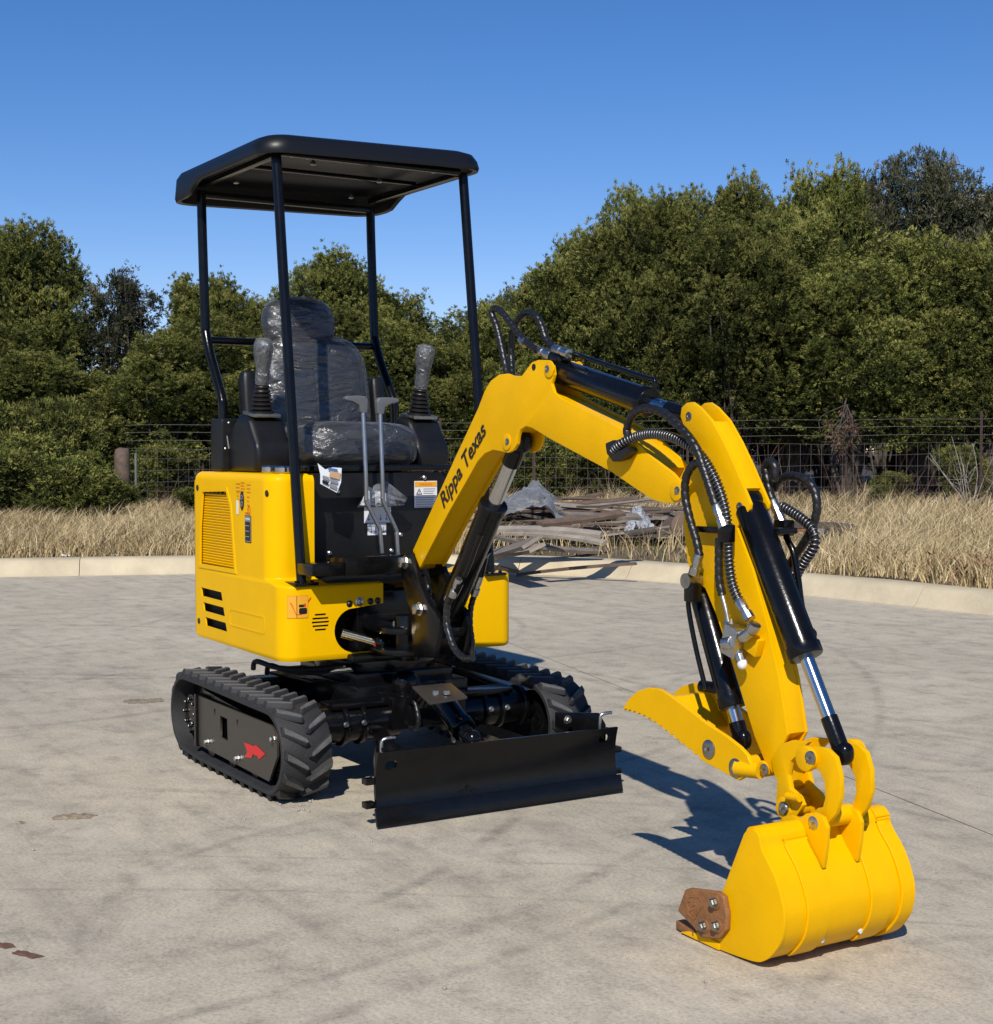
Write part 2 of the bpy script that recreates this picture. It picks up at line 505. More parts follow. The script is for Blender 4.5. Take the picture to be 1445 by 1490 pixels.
# kerb line: base of the kerb face, followed along the gutter
KP = [(-15.5, -18), (-13.2, -11), (-11.0, -5.0), (-9.72, -1.3), (-9.04, .72), (-8.42, 2.40), (-7.75, 3.85), (-6.82, 4.98), (-5.62, 5.56), (-3.64, 5.86), (-2.04, 5.95), (1.5, 6.05), (6, 6.1), (16, 6.1)]
KPATH = smooth_path([(x, y, 0) for x, y in KP], 8)
def path_frame(P):
    out = []
    for i, p in enumerate(P):
        d = (P[min(i+1, len(P)-1)]-P[max(0, i-1)]).normalized()
        out.append((p, Vector((-d.y, d.x, 0)), d))
    return out
KF = path_frame(KPATH)
if (KF[30][1]).dot(Vector((-1, 1, 0))) < 0: KF = [(p, -n, d) for p, n, d in KF]
def verge_z(t): return .145+.021*max(0, min(t, 9))+.012*max(0, min(t-9, 20))
# earth under everything, out to the horizon
b = MB(); b.add([(-420, -420, -.10), (420, -420, -.10), (420, 420, -.10), (-420, 420, -.10)], [(0, 1, 2, 3)])
tag(b.build('ground', 'soil'), kind='structure')
# yard: two poured slabs with an open joint between them
yard = tag(empty('concrete_yard'), kind='structure')
JP, JD = (1.302, 1.285), Vector((.97, -.24, 0)).normalized()
inside = [(p.x-n.x*.0, p.y-n.y*.0) for p, n, d in KF]
def slab(poly, cut_lo, cut_hi):
    bm = bmesh.new(); bm.faces.new([bm.verts.new((x, y, 0)) for x, y in poly])
    for lim, nrm in ((cut_lo, -1), (cut_hi, 1)):
        if lim is not None:
            g = bmesh.ops.bisect_plane(bm, geom=bm.verts[:]+bm.edges[:]+bm.faces[:], plane_co=(JP[0]-JD.y*lim, JP[1]+JD.x*lim, 0), plane_no=(-JD.y*nrm, JD.x*nrm, 0), clear_outer=True)
    me = bpy.data.meshes.new('slab'); bm.normal_update(); bm.to_mesh(me); bm.free()
    link('slab', me, 'concrete', yard)
big_poly = [(p[0]-.0, p[1]) for p in inside]+[(30, 6.1), (30, -18)]
slab(big_poly, None, -.0022); slab(big_poly, .0022, None)
b = MB(); b.add([(-15, -18, -.012), (30, -18, -.012), (30, 6.0, -.012), (-6, 5.0, -.012), (-9.4, .6, -.012)], [(0, 1, 2, 3, 4)]); b.build('joint_bed', 'joint', yard)
# kerb cast in lengths
kerb = tag(empty('kerb'), kind='structure')
prof = [(-.002, -.02), (.0, .006), (.035, .03), (.075, .095), (.11, .135), (.16, .152), (.33, .156), (.345, .146), (.345, -.05)]
segs = [(i, i+7) for i in range(0, len(KF)-1, 7)]
for a, e in segs:
    fr = KF[a:min(e, len(KF)-1)+1]
    if len(fr) < 2: continue
    fr = [(p.copy(), n, d) for p, n, d in fr]
    fr[0] = (fr[0][0]+fr[0][2]*.003, fr[0][1], fr[0][2]); fr[-1] = (fr[-1][0]-fr[-1][2]*.003, fr[-1][1], fr[-1][2])
    b = MB(); n = len(prof); vs = []
    for p, nr, d in fr: vs += [p+nr*t+Vector((0, 0, z+.004*mnoise.noise(p*1.7)*(z > .05))) for t, z in prof]
    b.add(vs, [(j*n+i, j*n+i+1, (j+1)*n+i+1, (j+1)*n+i) for j in range(len(fr)-1) for i in range(n-1)]+[tuple(range(n)), tuple(range((len(fr)-1)*n, len(fr)*n))])
    b.build('kerb_section', 'kerb', kerb, sharp=50)
# verge
KXYV = np.array([(p.x, p.y) for p, n, d in KF])
b = MB(); T_ = [.34, .6, 1, 1.5, 2.2, 3, 4, 5.5, 7, 9, 11, 14, 18, 24, 40, 90]; vs = []
for p, n, d in KF:
    for t in T_:
        q = p+n*t
        z = verge_z(t)-.006*(t < .4)+(.05*mnoise.noise(q*.5)+.03*mnoise.noise(q*1.3) if t > .4 else 0)
        vs.append((q.x, q.y, z))
m_ = len(T_)
b.add(vs, [(j*m_+i, j*m_+i+1, (j+1)*m_+i+1, (j+1)*m_+i) for j in range(len(KF)-1) for i in range(m_-1)])
vg = tag(b.build('verge', 'soil', sharp=180), kind='structure')
vg.data.materials.append(M['litter'])
for pg_ in vg.data.polygons:
    if min((KXYV-np.array(pg_.center[:2])[None]).__pow__(2).sum(1)) > 10.0**2: pg_.material_index = 1
KXY = np.array([(p.x, p.y) for p, n, d in KF])
def verge_t(x, y):
    d = np.hypot(KXY[:, 0]-x, KXY[:, 1]-y); return float(d.min())
def ground_z(x, y):
    t = verge_t(x, y); q = Vector((x, y, 0))
    return verge_z(t)+(.05*mnoise.noise(q*.5)+.03*mnoise.noise(q*1.3) if t > .4 else 0)

# ================================================================== vegetation
def attr_mat(name, stops, rough=.9, sat_obj=.25, transl=0):
    m = bpy.data.materials.new(name); nt, b = nodes(m); L = nt.links.new
    at = nt.nodes.new('ShaderNodeAttribute'); at.attribute_name = 'tint'
    r = nt.nodes.new('ShaderNodeValToRGB'); e = r.color_ramp.elements
    e[0].position, e[0].color = stops[0][0], (*stops[0][1], 1); e[1].position, e[1].color = stops[-1][0], (*stops[-1][1], 1)
    for p, c in stops[1:-1]: q = e.new(p); q.color = (*c, 1)
    L(at.outputs['Fac'], r.inputs[0])
    oi = nt.nodes.new('ShaderNodeObjectInfo')
    mr = nt.nodes.new('ShaderNodeMapRange'); mr.inputs['To Min'].default_value = 1-sat_obj; mr.inputs['To Max'].default_value = 1+sat_obj
    L(oi.outputs['Random'], mr.inputs['Value'])
    h = nt.nodes.new('ShaderNodeHueSaturation'); L(r.outputs[0], h.inputs['Color']); L(mr.outputs[0], h.inputs['Value'])
    L(h.outputs[0], b.inputs['Base Color'])
    b.inputs['Roughness'].default_value = rough; b.inputs['Specular IOR Level'].default_value = .2
    if transl:
        out = nt.nodes['Material Output']; t = nt.nodes.new('ShaderNodeBsdfTranslucent'); L(h.outputs[0], t.inputs[0])
        mx = nt.nodes.new('ShaderNodeMixShader'); mx.inputs[0].default_value = transl
        L(b.outputs[0], mx.inputs[1]); L(t.outputs[0], mx.inputs[2]); L(mx.outputs[0], out.inputs['Surface'])
    return m
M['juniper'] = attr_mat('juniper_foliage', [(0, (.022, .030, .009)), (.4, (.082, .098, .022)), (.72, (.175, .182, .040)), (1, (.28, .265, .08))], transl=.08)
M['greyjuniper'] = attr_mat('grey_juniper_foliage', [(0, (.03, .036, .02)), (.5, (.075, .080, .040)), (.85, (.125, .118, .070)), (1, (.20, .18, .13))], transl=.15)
M['straw'] = attr_mat('dry_grass_blades', [(0, (.16, .12, .058)), (.35, (.42, .315, .160)), (.75, (.62, .485, .265)), (1, (.78, .65, .42))], .75, .0, .10)
M['greens'] = attr_mat('green_weed_blades', [(0, (.05, .06, .02)), (1, (.12, .13, .04))], .8, .1, .2)
M['bark'] = mat('juniper_bark', (.085, .068, .055), .95, var=.4, vscale=8, bump=.8, bscale=30)
M['deadwood'] = mat('dead_grey_wood', (.30, .27, .23), .9, var=.3, vscale=12, bump=.6, bscale=30)
M['reddead'] = attr_mat('dead_brown_needles', [(0, (.07, .042, .03)), (1, (.16, .095, .065))], .9, .1)

def np_mesh(name, V, F, tint=None, mat_=None, smooth=False):
    me = bpy.data.meshes.new(name)
    V = np.ascontiguousarray(V, dtype=np.float32); F = np.ascontiguousarray(F, dtype=np.int32)
    k = F.shape[1]
    me.vertices.add(len(V)); me.vertices.foreach_set('co', V.ravel())
    me.loops.add(F.size); me.loops.foreach_set('vertex_index', F.ravel())
    me.polygons.add(len(F)); me.polygons.foreach_set('loop_start', np.arange(0, F.size, k, dtype=np.int32))
    me.update(calc_edges=True)
    if tint is not None:
        a = me.attributes.new('tint', 'FLOAT', 'POINT'); a.data.foreach_set('value', np.ascontiguousarray(tint, dtype=np.float32))
    if mat_: me.materials.append(M[mat_])
    return me
def unit(v): return v/np.maximum(1e-9, np.linalg.norm(v, axis=1, keepdims=True))
def sprays(C, D, T, nb, ln, wd, spread, rng):
    """nb pointed leaf sprays at every centre C, pointing about D"""
    n = len(C)
    c = np.repeat(C, nb, 0); d = np.repeat(D, nb, 0); t = np.repeat(T, nb)
    d = unit(d+rng.normal(0, spread, (n*nb, 3)))
    s = unit(np.cross(d, rng.normal(0, 1, (n*nb, 3))))
    l = ln*rng.uniform(.6, 1.35, (n*nb, 1)); w = wd*rng.uniform(.6, 1.3, (n*nb, 1))
    o = c+rng.normal(0, ln*.28, (n*nb, 3))
    V = np.stack([o, o+d*l*.55+s*w*.5, o+d*l, o+d*l*.5-s*w*.5], 1).reshape(-1, 3)
    F = np.arange(len(V)).reshape(-1, 4)
    return V, F, np.repeat(np.clip(t+rng.normal(0, .10, n*nb), 0, 1), 4)
def make_crown(seed, rad, h, z0, nl, dens, spiky=.5, tufts=6, nb=11, sparse=0, ln=.085):
    rng = np.random.default_rng(seed)
    lobes = []
    for k in range(nl):
        u = (k+.5)/nl
        z = z0+(h-z0)*(.08+.84*u)
        rr = rad*(1-.46*max(0, (u-.40)/.60)**1.6)
        a = rng.uniform(0, 2*math.pi); q = rr*rng.uniform(.2, .62)
        lr = rr*rng.uniform(.38, .58)
        lobes.append((np.array([q*math.cos(a), q*math.sin(a), z]), np.array([lr, lr, lr*rng.uniform(.75, 1.25)])))
    for k in range(max(4, int(nl*.9))):                                        # leaders that break the outline
        a = rng.uniform(0, 2*math.pi); q = rad*rng.uniform(0, .55)
        z = h*rng.uniform(.70, .90); lr = rad*rng.uniform(.08, .17)
        lobes.append((np.array([q*math.cos(a), q*math.sin(a), z]), np.array([lr, lr, lr*rng.uniform(1.6, 3.0)])))
    C = []; D = []; T = []
    for c, s in lobes:
        n = int(dens*(s[0]*s[2])*26)+4
        v = unit(rng.normal(0, 1, (n, 3))); rr = rng.uniform(.55, 1.06, (n, 1))**.6
        p = c+v*s*rr
        C.append(p); D.append(unit(v+np.array([0, 0, spiky]))); T.append(np.clip(.18+.38*(rr[:, 0]-.7)/.3+.22*v[:, 2]+rng.normal(0, .20, n), 0, 1))  # light and shade painted into the tint: paler top and outside, darker inside
    C = np.concatenate(C); D = np.concatenate(D); T = np.concatenate(T)
    keep = C[:, 2] > z0-.1
    C, D, T = C[keep], D[keep], T[keep]
    n = len(C)
    tc = np.repeat(C, tufts, 0)+rng.normal(0, .085, (n*tufts, 3)); td = unit(np.repeat(D, tufts, 0)+rng.normal(0, .35, (n*tufts, 3)))
    tt = np.clip(np.repeat(T, tufts)+rng.normal(0, .08, n*tufts), 0, 1)
    V, F, t = sprays(tc, td, tt, nb, ln, ln*.29, .46, rng)
    return V, F, t, lobes
def make_trunk(seed, lobes, h, r0, twigs=0):
    rng = random.Random(seed); b = MB(); stems = rng.randint(2, 3)
    heads = sorted(lobes, key=lambda l: l[0][2])
    bases = [Vector((rng.uniform(-.15, .15), rng.uniform(-.15, .15), -.15)) for _ in range(stems)]
    for i, (c, s) in enumerate(heads):
        a = bases[i % stems]; e = Vector(c.tolist())
        mid = a.lerp(e, .45)+Vector((rng.uniform(-.2, .2), rng.uniform(-.2, .2), .15*h*rng.uniform(0, .5)))
        P = smooth_path([a, a.lerp(mid, .5)+Vector((rng.uniform(-.08, .08), rng.uniform(-.08, .08), 0)), mid, e], 4)
        n = len(P); rr = r0*rng.uniform(.45, 1)
        b.tube(P, rr, 6, rf=lambda k, g, rr=rr, n=n: rr*(1-.85*k/n))
        for k in range(twigs):
            p = P[rng.randint(n//2, n-1)]; d = Vector((rng.uniform(-1, 1), rng.uniform(-1, 1), rng.uniform(-.3, .9)))*s[0]*rng.uniform(.6, 1.3)
            q = p+d*.5+Vector((rng.uniform(-.1, .1), rng.uniform(-.1, .1), rng.uniform(-.05, .1)))
            b.tube([p, q, p+d], .01, 4, rf=lambda k, g: (.016, .010, .004)[k])
            for _ in range(2):
                b.tube([q, q+Vector((rng.uniform(-.3, .3), rng.uniform(-.3, .3), rng.uniform(-.1, .3)))], .006, 3, rf=lambda k, g: (.008, .003)[k])
    return b.mesh('trunk', sharp=80)
KINDS = {}
def kind(key, seed, rad, h, z0, nl, dens, mat_, twigs=1, **kw):
    V, F, t, lobes = make_crown(seed, rad, h, z0, nl, dens, **kw)
    cr = np_mesh('crown', V, F, t, mat_); tr = make_trunk(seed, lobes, h, .060 if h > 3 else .03, twigs)
    tr.materials.append(M['bark'])
    KINDS[key] = (cr, tr, rad, h)
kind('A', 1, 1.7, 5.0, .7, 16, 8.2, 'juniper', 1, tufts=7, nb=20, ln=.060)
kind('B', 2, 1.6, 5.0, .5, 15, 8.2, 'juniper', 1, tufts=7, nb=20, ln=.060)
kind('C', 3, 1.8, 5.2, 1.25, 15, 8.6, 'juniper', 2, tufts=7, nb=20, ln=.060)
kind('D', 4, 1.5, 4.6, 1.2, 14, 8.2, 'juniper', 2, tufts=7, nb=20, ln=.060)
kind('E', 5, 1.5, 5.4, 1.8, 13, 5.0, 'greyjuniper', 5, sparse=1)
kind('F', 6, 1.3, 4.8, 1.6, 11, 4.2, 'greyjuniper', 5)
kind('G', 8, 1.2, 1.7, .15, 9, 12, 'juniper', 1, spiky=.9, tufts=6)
tree_n = 0
TREE_LABEL = {}
def tree(px, top, D, width, key, label, group, yaw=None):
    global tree_n
    tree_n += 1
    cr, tr, rad, h = KINDS[key]
    g = depth_at(px, 700, D); gz = ground_z(g.x, g.y)
    zt = depth_at(px, top, D).z
    o = empty('juniper_tree' if key != 'G' else 'juniper_bush', (g.x, g.y, gz))
    o.rotation_euler.z = yaw if yaw is not None else (tree_n*2.399) % (2*math.pi)
    s = width/2/rad; o.scale = (s, s, (zt-gz)/h)
    tag(o, label, 'tree' if key != 'G' else 'bush', group)
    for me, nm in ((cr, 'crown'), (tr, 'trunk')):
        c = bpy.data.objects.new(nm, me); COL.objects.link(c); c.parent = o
    return o
ORD = ['first', 'second', 'third', 'fourth', 'fifth', 'sixth', 'seventh', 'eighth', 'ninth', 'tenth', 'eleventh', 'twelfth', 'thirteenth', 'fourteenth', 'fifteenth', 'sixteenth', 'seventeenth', 'eighteenth', 'nineteenth', 'twentieth']
def tree_row(rows, text, group):
    """rows are counted along the fence from its wooden corner post, both ways"""
    for sgn, tail in ((1, 'along the fence from the wooden post'), (-1, 'beyond the wooden post, away from the lumber')):
        sel = sorted([r for r in rows if (r[0]-178)*sgn >= 0], key=lambda r: abs(r[0]-178))
        for i, r in enumerate(sel): tree(*r, '%s %s %s' % (ORD[i], text, tail), group)
# tall block beside the lumber, lower block by the post
tree_row([(735, 440, 25.5, 2.2, 'B'), (800, 385, 26, 2.6, 'A'), (880, 335, 26, 2.9, 'D'), (965, 300, 25.5, 3.0, 'C'), (1060, 335, 24.8, 3.1, 'C'), (1150, 320, 25.8, 3.1, 'D'),
          (1235, 385, 24.6, 3.2, 'C'), (1325, 345, 25.2, 3.1, 'D'), (1410, 365, 24.6, 3.1, 'C'), (1490, 340, 25, 3.2, 'D'),
          (-30, 470, 25.5, 3.0, 'A'), (70, 510, 24.8, 2.6, 'B'), (150, 545, 25.2, 2.4, 'A'), (235, 485, 25, 2.6, 'B'), (325, 470, 25.5, 2.6, 'A'), (415, 485, 25, 2.4, 'B'), (505, 450, 25.5, 2.6, 'A'), (590, 465, 25, 2.5, 'B'), (668, 505, 25.5, 2.2, 'A')],
         'olive juniper in the front row', 'junipers in the front row')
tree_row([(760, 420, 29.5, 2.4, 'B'), (850, 345, 30, 2.8, 'A'), (935, 268, 30, 2.8, 'B'), (1000, 288, 31, 2.8, 'A'), (1075, 266, 30, 2.9, 'D'), (1145, 285, 31, 2.8, 'A'), (1200, 248, 29.5, 2.6, 'D'), (1540, 255, 30, 3, 'D'),
          (45, 330, 29, 3.2, 'C'), (-45, 350, 29.5, 3.0, 'C'), (300, 403, 29.5, 2.7, 'C'), (380, 435, 30, 2.2, 'B'), (482, 370, 29, 2.9, 'C'), (572, 425, 29.5, 2.4, 'D'), (640, 510, 30, 1.7, 'B'), (712, 432, 29, 1.6, 'B')],
         'juniper of the taller second row', 'junipers in the taller second row')
tree_row([(1275, 232, 30, 2.6, 'E'), (1358, 216, 29.5, 2.7, 'E'), (1440, 255, 30, 2.7, 'F'), (1235, 262, 31, 2.4, 'F'), (1400, 285, 31, 2.5, 'F')],
         'thin grey skyline juniper', 'thin grey junipers on the skyline')
tree(182, 393, 29.5, 2.2, 'F', 'slender grey-green juniper standing alone against the sky behind the wooden post', None)
tree_row([(px, 455, 33.5, 3.6, 'AB'[(px//85) % 2]) for px in range(700, 1560, 85)]+[(px, 560, 33, 3.4, 'BA'[(px//95) % 2]) for px in range(-60, 700, 95)],
         'shaded juniper in the back row', 'junipers in the back row')
for i, (px, top, D, w) in enumerate(((175, 704, 21.5, .8), (118, 662, 21.6, 1.0), (80, 592, 22.6, 1.7), (45, 640, 21.4, 1.9), (15, 600, 22.6, 2.3), (-40, 640, 21.8, 2.2))):
    tree(px, top, D, w, 'G', ('low juniper tuft growing at the foot of the wooden post' if i == 0 else '%s bright green juniper bush out from the wooden post, away from the lumber' % ORD[i-1]), 'juniper bushes by the wooden post')
for i, (px, top, D, w) in enumerate(((138, 700, 19.6, 1.1), (95, 672, 19.4, 1.5), (30, 662, 19.6, 1.9), (-40, 655, 19.8, 2.0))):
    tree(px, top, D, w, 'G', '%s dark juniper bush at the back of the dry grass, out from the wooden post' % ORD[i], 'bushes at the back of the grass')
tree(285, 712, 20.5, .9, 'G', 'small dark bush in the grass between the galvanised post and the yellow cover', None)
tree(235, 655, 23.4, 1.6, 'G', 'juniper bush growing behind the wires next to the galvanised post', None)
for i, (px, top, D, w) in enumerate(((790, 640, 23.6, 1.8), (870, 650, 23.2, 1.8), (950, 665, 23.4, 1.6))):
    tree(px, top, D, w, 'G', ('low juniper bush behind the plastic sheet end of the scrap lumber', 'low juniper bush behind the middle of the scrap lumber', 'low juniper bush behind the log end of the scrap lumber')[i], 'bushes behind the scrap lumber')
tree(1395, 655, 22.2, 1.1, 'G', 'taller juniper sapling growing through the fence beside the bare grey shrub', 'saplings along the fence')
tree(1300, 690, 22.6, .8, 'G', 'shorter juniper sapling at the fence beyond the hanging dead branch', 'saplings along the fence')

# the wood goes on round the lot on both sides of the view, one mass
Vw, Fw, tw_, _l = make_crown(31, 1.8, 5.2, .3, 12, 3.2, tufts=3, nb=6, ln=.26)
VV = []; FF = []; TT = []; off = 0; rw = np.random.default_rng(4)
for px, D in [(p, d) for p in range(-1500, -110, 90) for d in (26.5, 30)]+[(p, d) for p in range(1640, 3400, 95) for d in (26.5, 30)]:
    g = depth_at(px, 700, D)
    if g.z > 50: continue
    k = (g-CAM); k.z = 0; g = CAM+k.normalized()*(D+rw.uniform(-1, 1.5))
    if verge_t(g.x, g.y) < 9 or (g.x > -6 and g.y < 6): continue
    a = rw.uniform(0, 6.28); c_, s_ = math.cos(a), math.sin(a); sc = rw.uniform(.8, 1.15)
    W_ = Vw*sc; W_ = np.stack([W_[:, 0]*c_-W_[:, 1]*s_+g.x, W_[:, 0]*s_+W_[:, 1]*c_+g.y, W_[:, 2]+ground_z(g.x, g.y)], 1)
    VV.append(W_); FF.append(Fw+off); TT.append(tw_); off += len(W_)
if VV: tag(link('juniper_wood', np_mesh('juniper_wood', np.concatenate(VV), np.concatenate(FF), np.concatenate(TT), 'juniper'), None), 'juniper wood continuing round the lot past the end of the fence', 'wood', kind='stuff')

# dry grass over the verge, one mass
def grass(name, n, tmin, tmax, hgt, label, seed, mat_, wd=.0036, sel=None, xr=(-330, 1800)):
    rng = np.random.default_rng(seed); pts = []
    lo, hi = 14, len(KF)-2
    cum = [0]
    for i in range(1, len(KF)): cum.append(cum[-1]+(KF[i][0]-KF[i-1][0]).length)
    cum = np.array(cum)
    k = rng.uniform(0, cum[-1], n*3); t = tmin+(tmax-tmin)*rng.uniform(0, 1, n*3)**1.15
    idx = np.clip(np.searchsorted(cum, k)-1, 0, len(KF)-2); f_ = (k-cum[idx])/np.maximum(1e-6, cum[idx+1]-cum[idx])
    P = np.array([p[:] for p, _, _ in KF]); Nn = np.array([q[:] for _, q, _ in KF])
    base = P[idx]*(1-f_[:, None])+P[idx+1]*f_[:, None]+Nn[idx]*t[:, None]
    rel = base-np.array(CAM[:]); dz = rel@np.array(FWD[:]); sx = PHOTO_W/2+FOCAL*(rel@np.array(RIGHT[:]))/np.maximum(dz, .1)
    ok = (dz > 6) & (dz < 30) & (sx > xr[0]) & (sx < xr[1])
    base, t, sx, dz = base[ok], t[ok], sx[ok], dz[ok]
    if sel is not None:
        ok = sel(base, t, sx, dz, rng); base, t, sx, dz = base[ok], t[ok], sx[ok], dz[ok]
    base, t, sx, dz = base[:n], t[:n], sx[:n], dz[:n]
    m = len(base)
    nz = np.array([mnoise.noise(Vector((x*.9, y*.9, 3))) for x, y in base[:, :2]])
    base[:, 2] = .145+.021*np.clip(t, 0, 9)+.012*np.clip(t-9, 0, 20)+np.array([.05*mnoise.noise(Vector((x, y, 0))*.5)+.03*mnoise.noise(Vector((x, y, 0))*1.3) for x, y in base[:, :2]])-.02
    H = hgt*np.where((sx < 330) & (t > 4), .55, 1)*(1+.65*nz)*rng.uniform(.45, 1.2, m)*np.clip(.35+t*.9, .35, 1)
    wind = np.array([.30, .55, 0])
    lean = rng.normal(0, .55, (m, 3))+wind*(.25+.5*nz[:, None]); lean[:, 2] = 0
    s = rng.normal(0, 1, (m, 3)); s[:, 2] = 0; s = unit(s)
    w = wd*rng.uniform(.6, 1.5, (m, 1))
    up_ = np.array([0, 0, 1.0])
    p1 = base+up_*(H*.55)[:, None]+lean*(H*.30)[:, None]; p2 = base+up_*(H*.92)[:, None]+lean*(H*.95)[:, None]
    V = np.stack([base-s*w, base+s*w, p1+s*w*.8, p1-s*w*.8, p2], 1).reshape(-1, 3)
    i0 = np.arange(m)*5
    F3 = np.concatenate([np.stack([i0, i0+1, i0+2], 1), np.stack([i0, i0+2, i0+3], 1), np.stack([i0+3, i0+2, i0+4], 1)])
    nz2 = np.array([mnoise.noise(Vector((x*3.1, y*3.1, 8))) for x, y in base[:, :2]])
    tv = np.clip(.48+.30*nz+.30*nz2+rng.normal(0, .30, m), 0, 1); tint = np.repeat(tv, 5)
    o = link(name, np_mesh(name, V, F3, tint, mat_), None)
    tag(o, label, 'grass', kind='stuff')
def pile_gap(base, t, sx, dz, rng):
    inp = (sx > 690) & (sx < 1010) & (dz < 19.5)
    return (~inp) | (rng.uniform(0, 1, len(sx)) < .14)
grass('dry_grass', 155000, .33, 10.5, .30, 'tall straw coloured dry grass covering the verge behind the kerb', 21, 'straw', sel=pile_gap)
grass('dry_weed_stalks', 2600, 8.0, 11.5, .95, 'thin reddish brown weed stalks standing along the fence', 22, 'reddead', .004)
grass('green_weeds', 5000, .36, 9, .20, 'sparse green weeds at the foot of the dry grass', 23, 'greens', .007)

# ================================================================== fence
M['tpost'] = mat('rusty_steel_post', (.085, .055, .045), .7, var=.3, vscale=20)
M['galvpost'] = mat('galvanised_post', (.30, .30, .29), .55, .3, var=.2, vscale=20)
M['wire'] = mat('dull_fence_wire', (.15, .14, .13), .6, .3)
M['postwood'] = mat('weathered_post_wood', (.12, .085, .062), .95, var=.5, vscale=9, bump=1, bscale=22)
FA = depth_at(180, 700, 22.0); FB = depth_at(1640, 700, 21.6)
def fpt(px, z=0):
    """point of the fence line seen at photo column px"""
    d = ray(px, 700); A = Vector((FA.x, FA.y)); Bv = Vector((FB.x, FB.y)); e = Bv-A
    # intersect the vertical plane through A-B
    nx, ny = -e.y, e.x
    t = ((A.x-CAM.x)*nx+(A.y-CAM.y)*ny)/(d.x*nx+d.y*ny)
    q = CAM+d*t
    return Vector((q.x, q.y, ground_z(q.x, q.y)+z))
fence = empty('wire_fence', fpt(180))
tag(fence, 'ranch fence of woven wire and barbed strands running in front of the junipers', 'fence')
def fchild(b, name, m, **kw):
    o = b.build(name, m, fence, **kw); o.matrix_parent_inverse = Matrix.Translation(-fence.location); return o
c = fpt(178)
b = MB(); n_ = 14; ht = .92
prof_ = [(-.2, .115), (.0, .115), (.3, .112), (.6, .116), (.86, .108), (.90, .09), (.915, .04)]
b.lathe(c, (0, 0, 1), prof_, n_)
b.v = [(x+.012*mnoise.noise(Vector((x*9, y*9, z*2))), y+.012*mnoise.noise(Vector((x*9, z*2, y*9))), z+.01*mnoise.noise(Vector((x*14, y*14, 0)))) for x, y, z in b.v]
fchild(b, 'wooden_corner_post', 'postwood', sharp=60)
for px, h_, m_ in ((197, .84, 'galvpost'), (440, 1.35, 'tpost'), (640, 1.35, 'tpost'), (776, 1.36, 'tpost'), (1000, 1.36, 'tpost'), (1231, 1.50, 'tpost'), (1427, 1.42, 'tpost'), (1620, 1.4, 'tpost')):
    c = fpt(px); b = MB()
    b.box(c+Vector((0, 0, h_/2-.1)), (.036, .010, h_+.2)); b.box(c+Vector((0, .012, h_/2-.1)), (.008, .024, h_+.2))
    if m_ == 'tpost': b.box(c+Vector((0, -.001, h_-.08)), (.038, .012, .12))
    fchild(b, 'steel_post', m_)
cols = list(range(184, 1640, 26))
line = [fpt(x) for x in cols]
z_a, z_b = ground_z(FA.x, FA.y), ground_z(FB.x, FB.y)
for p in line: p.z = z_a+(z_b-z_a)*(p-line[0]).length/(line[-1]-line[0]).length
for z in (1.02, 1.14, 1.25):
    b = MB(); b.tube([p+Vector((0, 0, z+.006*math.sin(i*.9)))for i, p in enumerate(line)], .0032, 4)
    for p in line[::2]:
        b.box(p+Vector((0, 0, z)), (.006, .035, .006), Matrix.Rotation(R(35), 3, 'X'))
    fchild(b, 'barbed_strand', 'wire', sharp=80)
b = MB()
for z in (.06, .16, .28, .42, .58, .74, .90):
    b.tube([p+Vector((0, 0, z+.012*math.sin(i*.7+z*9)))for i, p in enumerate(line)], .0022, 4)
L0, L1 = line[0], line[-1]; tot = (L1-L0).length
for k in range(int(tot/.155)):
    u = k*.155/tot; p = L0.lerp(L1, u); gz = p.z
    b.tube([Vector((p.x, p.y, gz+.05)), Vector((p.x+.004*math.sin(k), p.y, gz+.90))], .0020, 4)
o = fchild(b, 'woven_wire', 'wire', sharp=80); o['kind'] = 'stuff'
# dead brown branch caught on the steel post
def dead_branch(name, loc, n, ln, mat_, label, cat, hang=True, seed=5):
    rng = np.random.default_rng(seed); b = MB(); C = []; D = []
    for k in range(n):
        d = Vector((rng.normal(0, .5), rng.normal(0, .5), -1 if hang else 1.1)); d.normalize()
        st = Vector((rng.normal(0, .05), rng.normal(0, .05), rng.uniform(-.15, .1))); e = st+d*ln*rng.uniform(.5, 1.1)
        mid = st.lerp(e, .5)+Vector((rng.normal(0, .06), rng.normal(0, .06), .03))
        b.tube(smooth_path([st, mid, e], 3), .006, 4, rf=lambda i, g: .009-.001*i)
        for j in range(4):
            q = st.lerp(e, rng.uniform(.3, 1)); b.tube([q, q+Vector((rng.normal(0, .09), rng.normal(0, .09), rng.normal(-.08 if hang else .1, .06)))], .003, 3)
            C.append(q[:]); D.append(d[:])
    o = b.build(name, 'deadwood' if not hang else 'bark', sharp=80); o.location = loc
    if hang:
        C = np.array(C); V, F, t = sprays(C, np.array(D), rng.uniform(0, 1, len(C)), 12, .07, .02, .5, rng)
        link('dead_needles', np_mesh('dead_needles', V, F, t, mat_), None, o)
    return tag(o, label, cat)
dead_branch('dead_branch', fpt(1231, 1.48)+Vector((.05, -.04, 0)), 14, .75, 'reddead', 'dead brown juniper branch hanging on the tall rusty fence post', 'branch')
c = fpt(1415); dead_branch('bare_shrub', (c.x+.15, c.y-.25, c.z), 12, 1.05, 'reddead', 'leafless grey shrub leaning beside the fence at the sapling', 'shrub', False, 9)

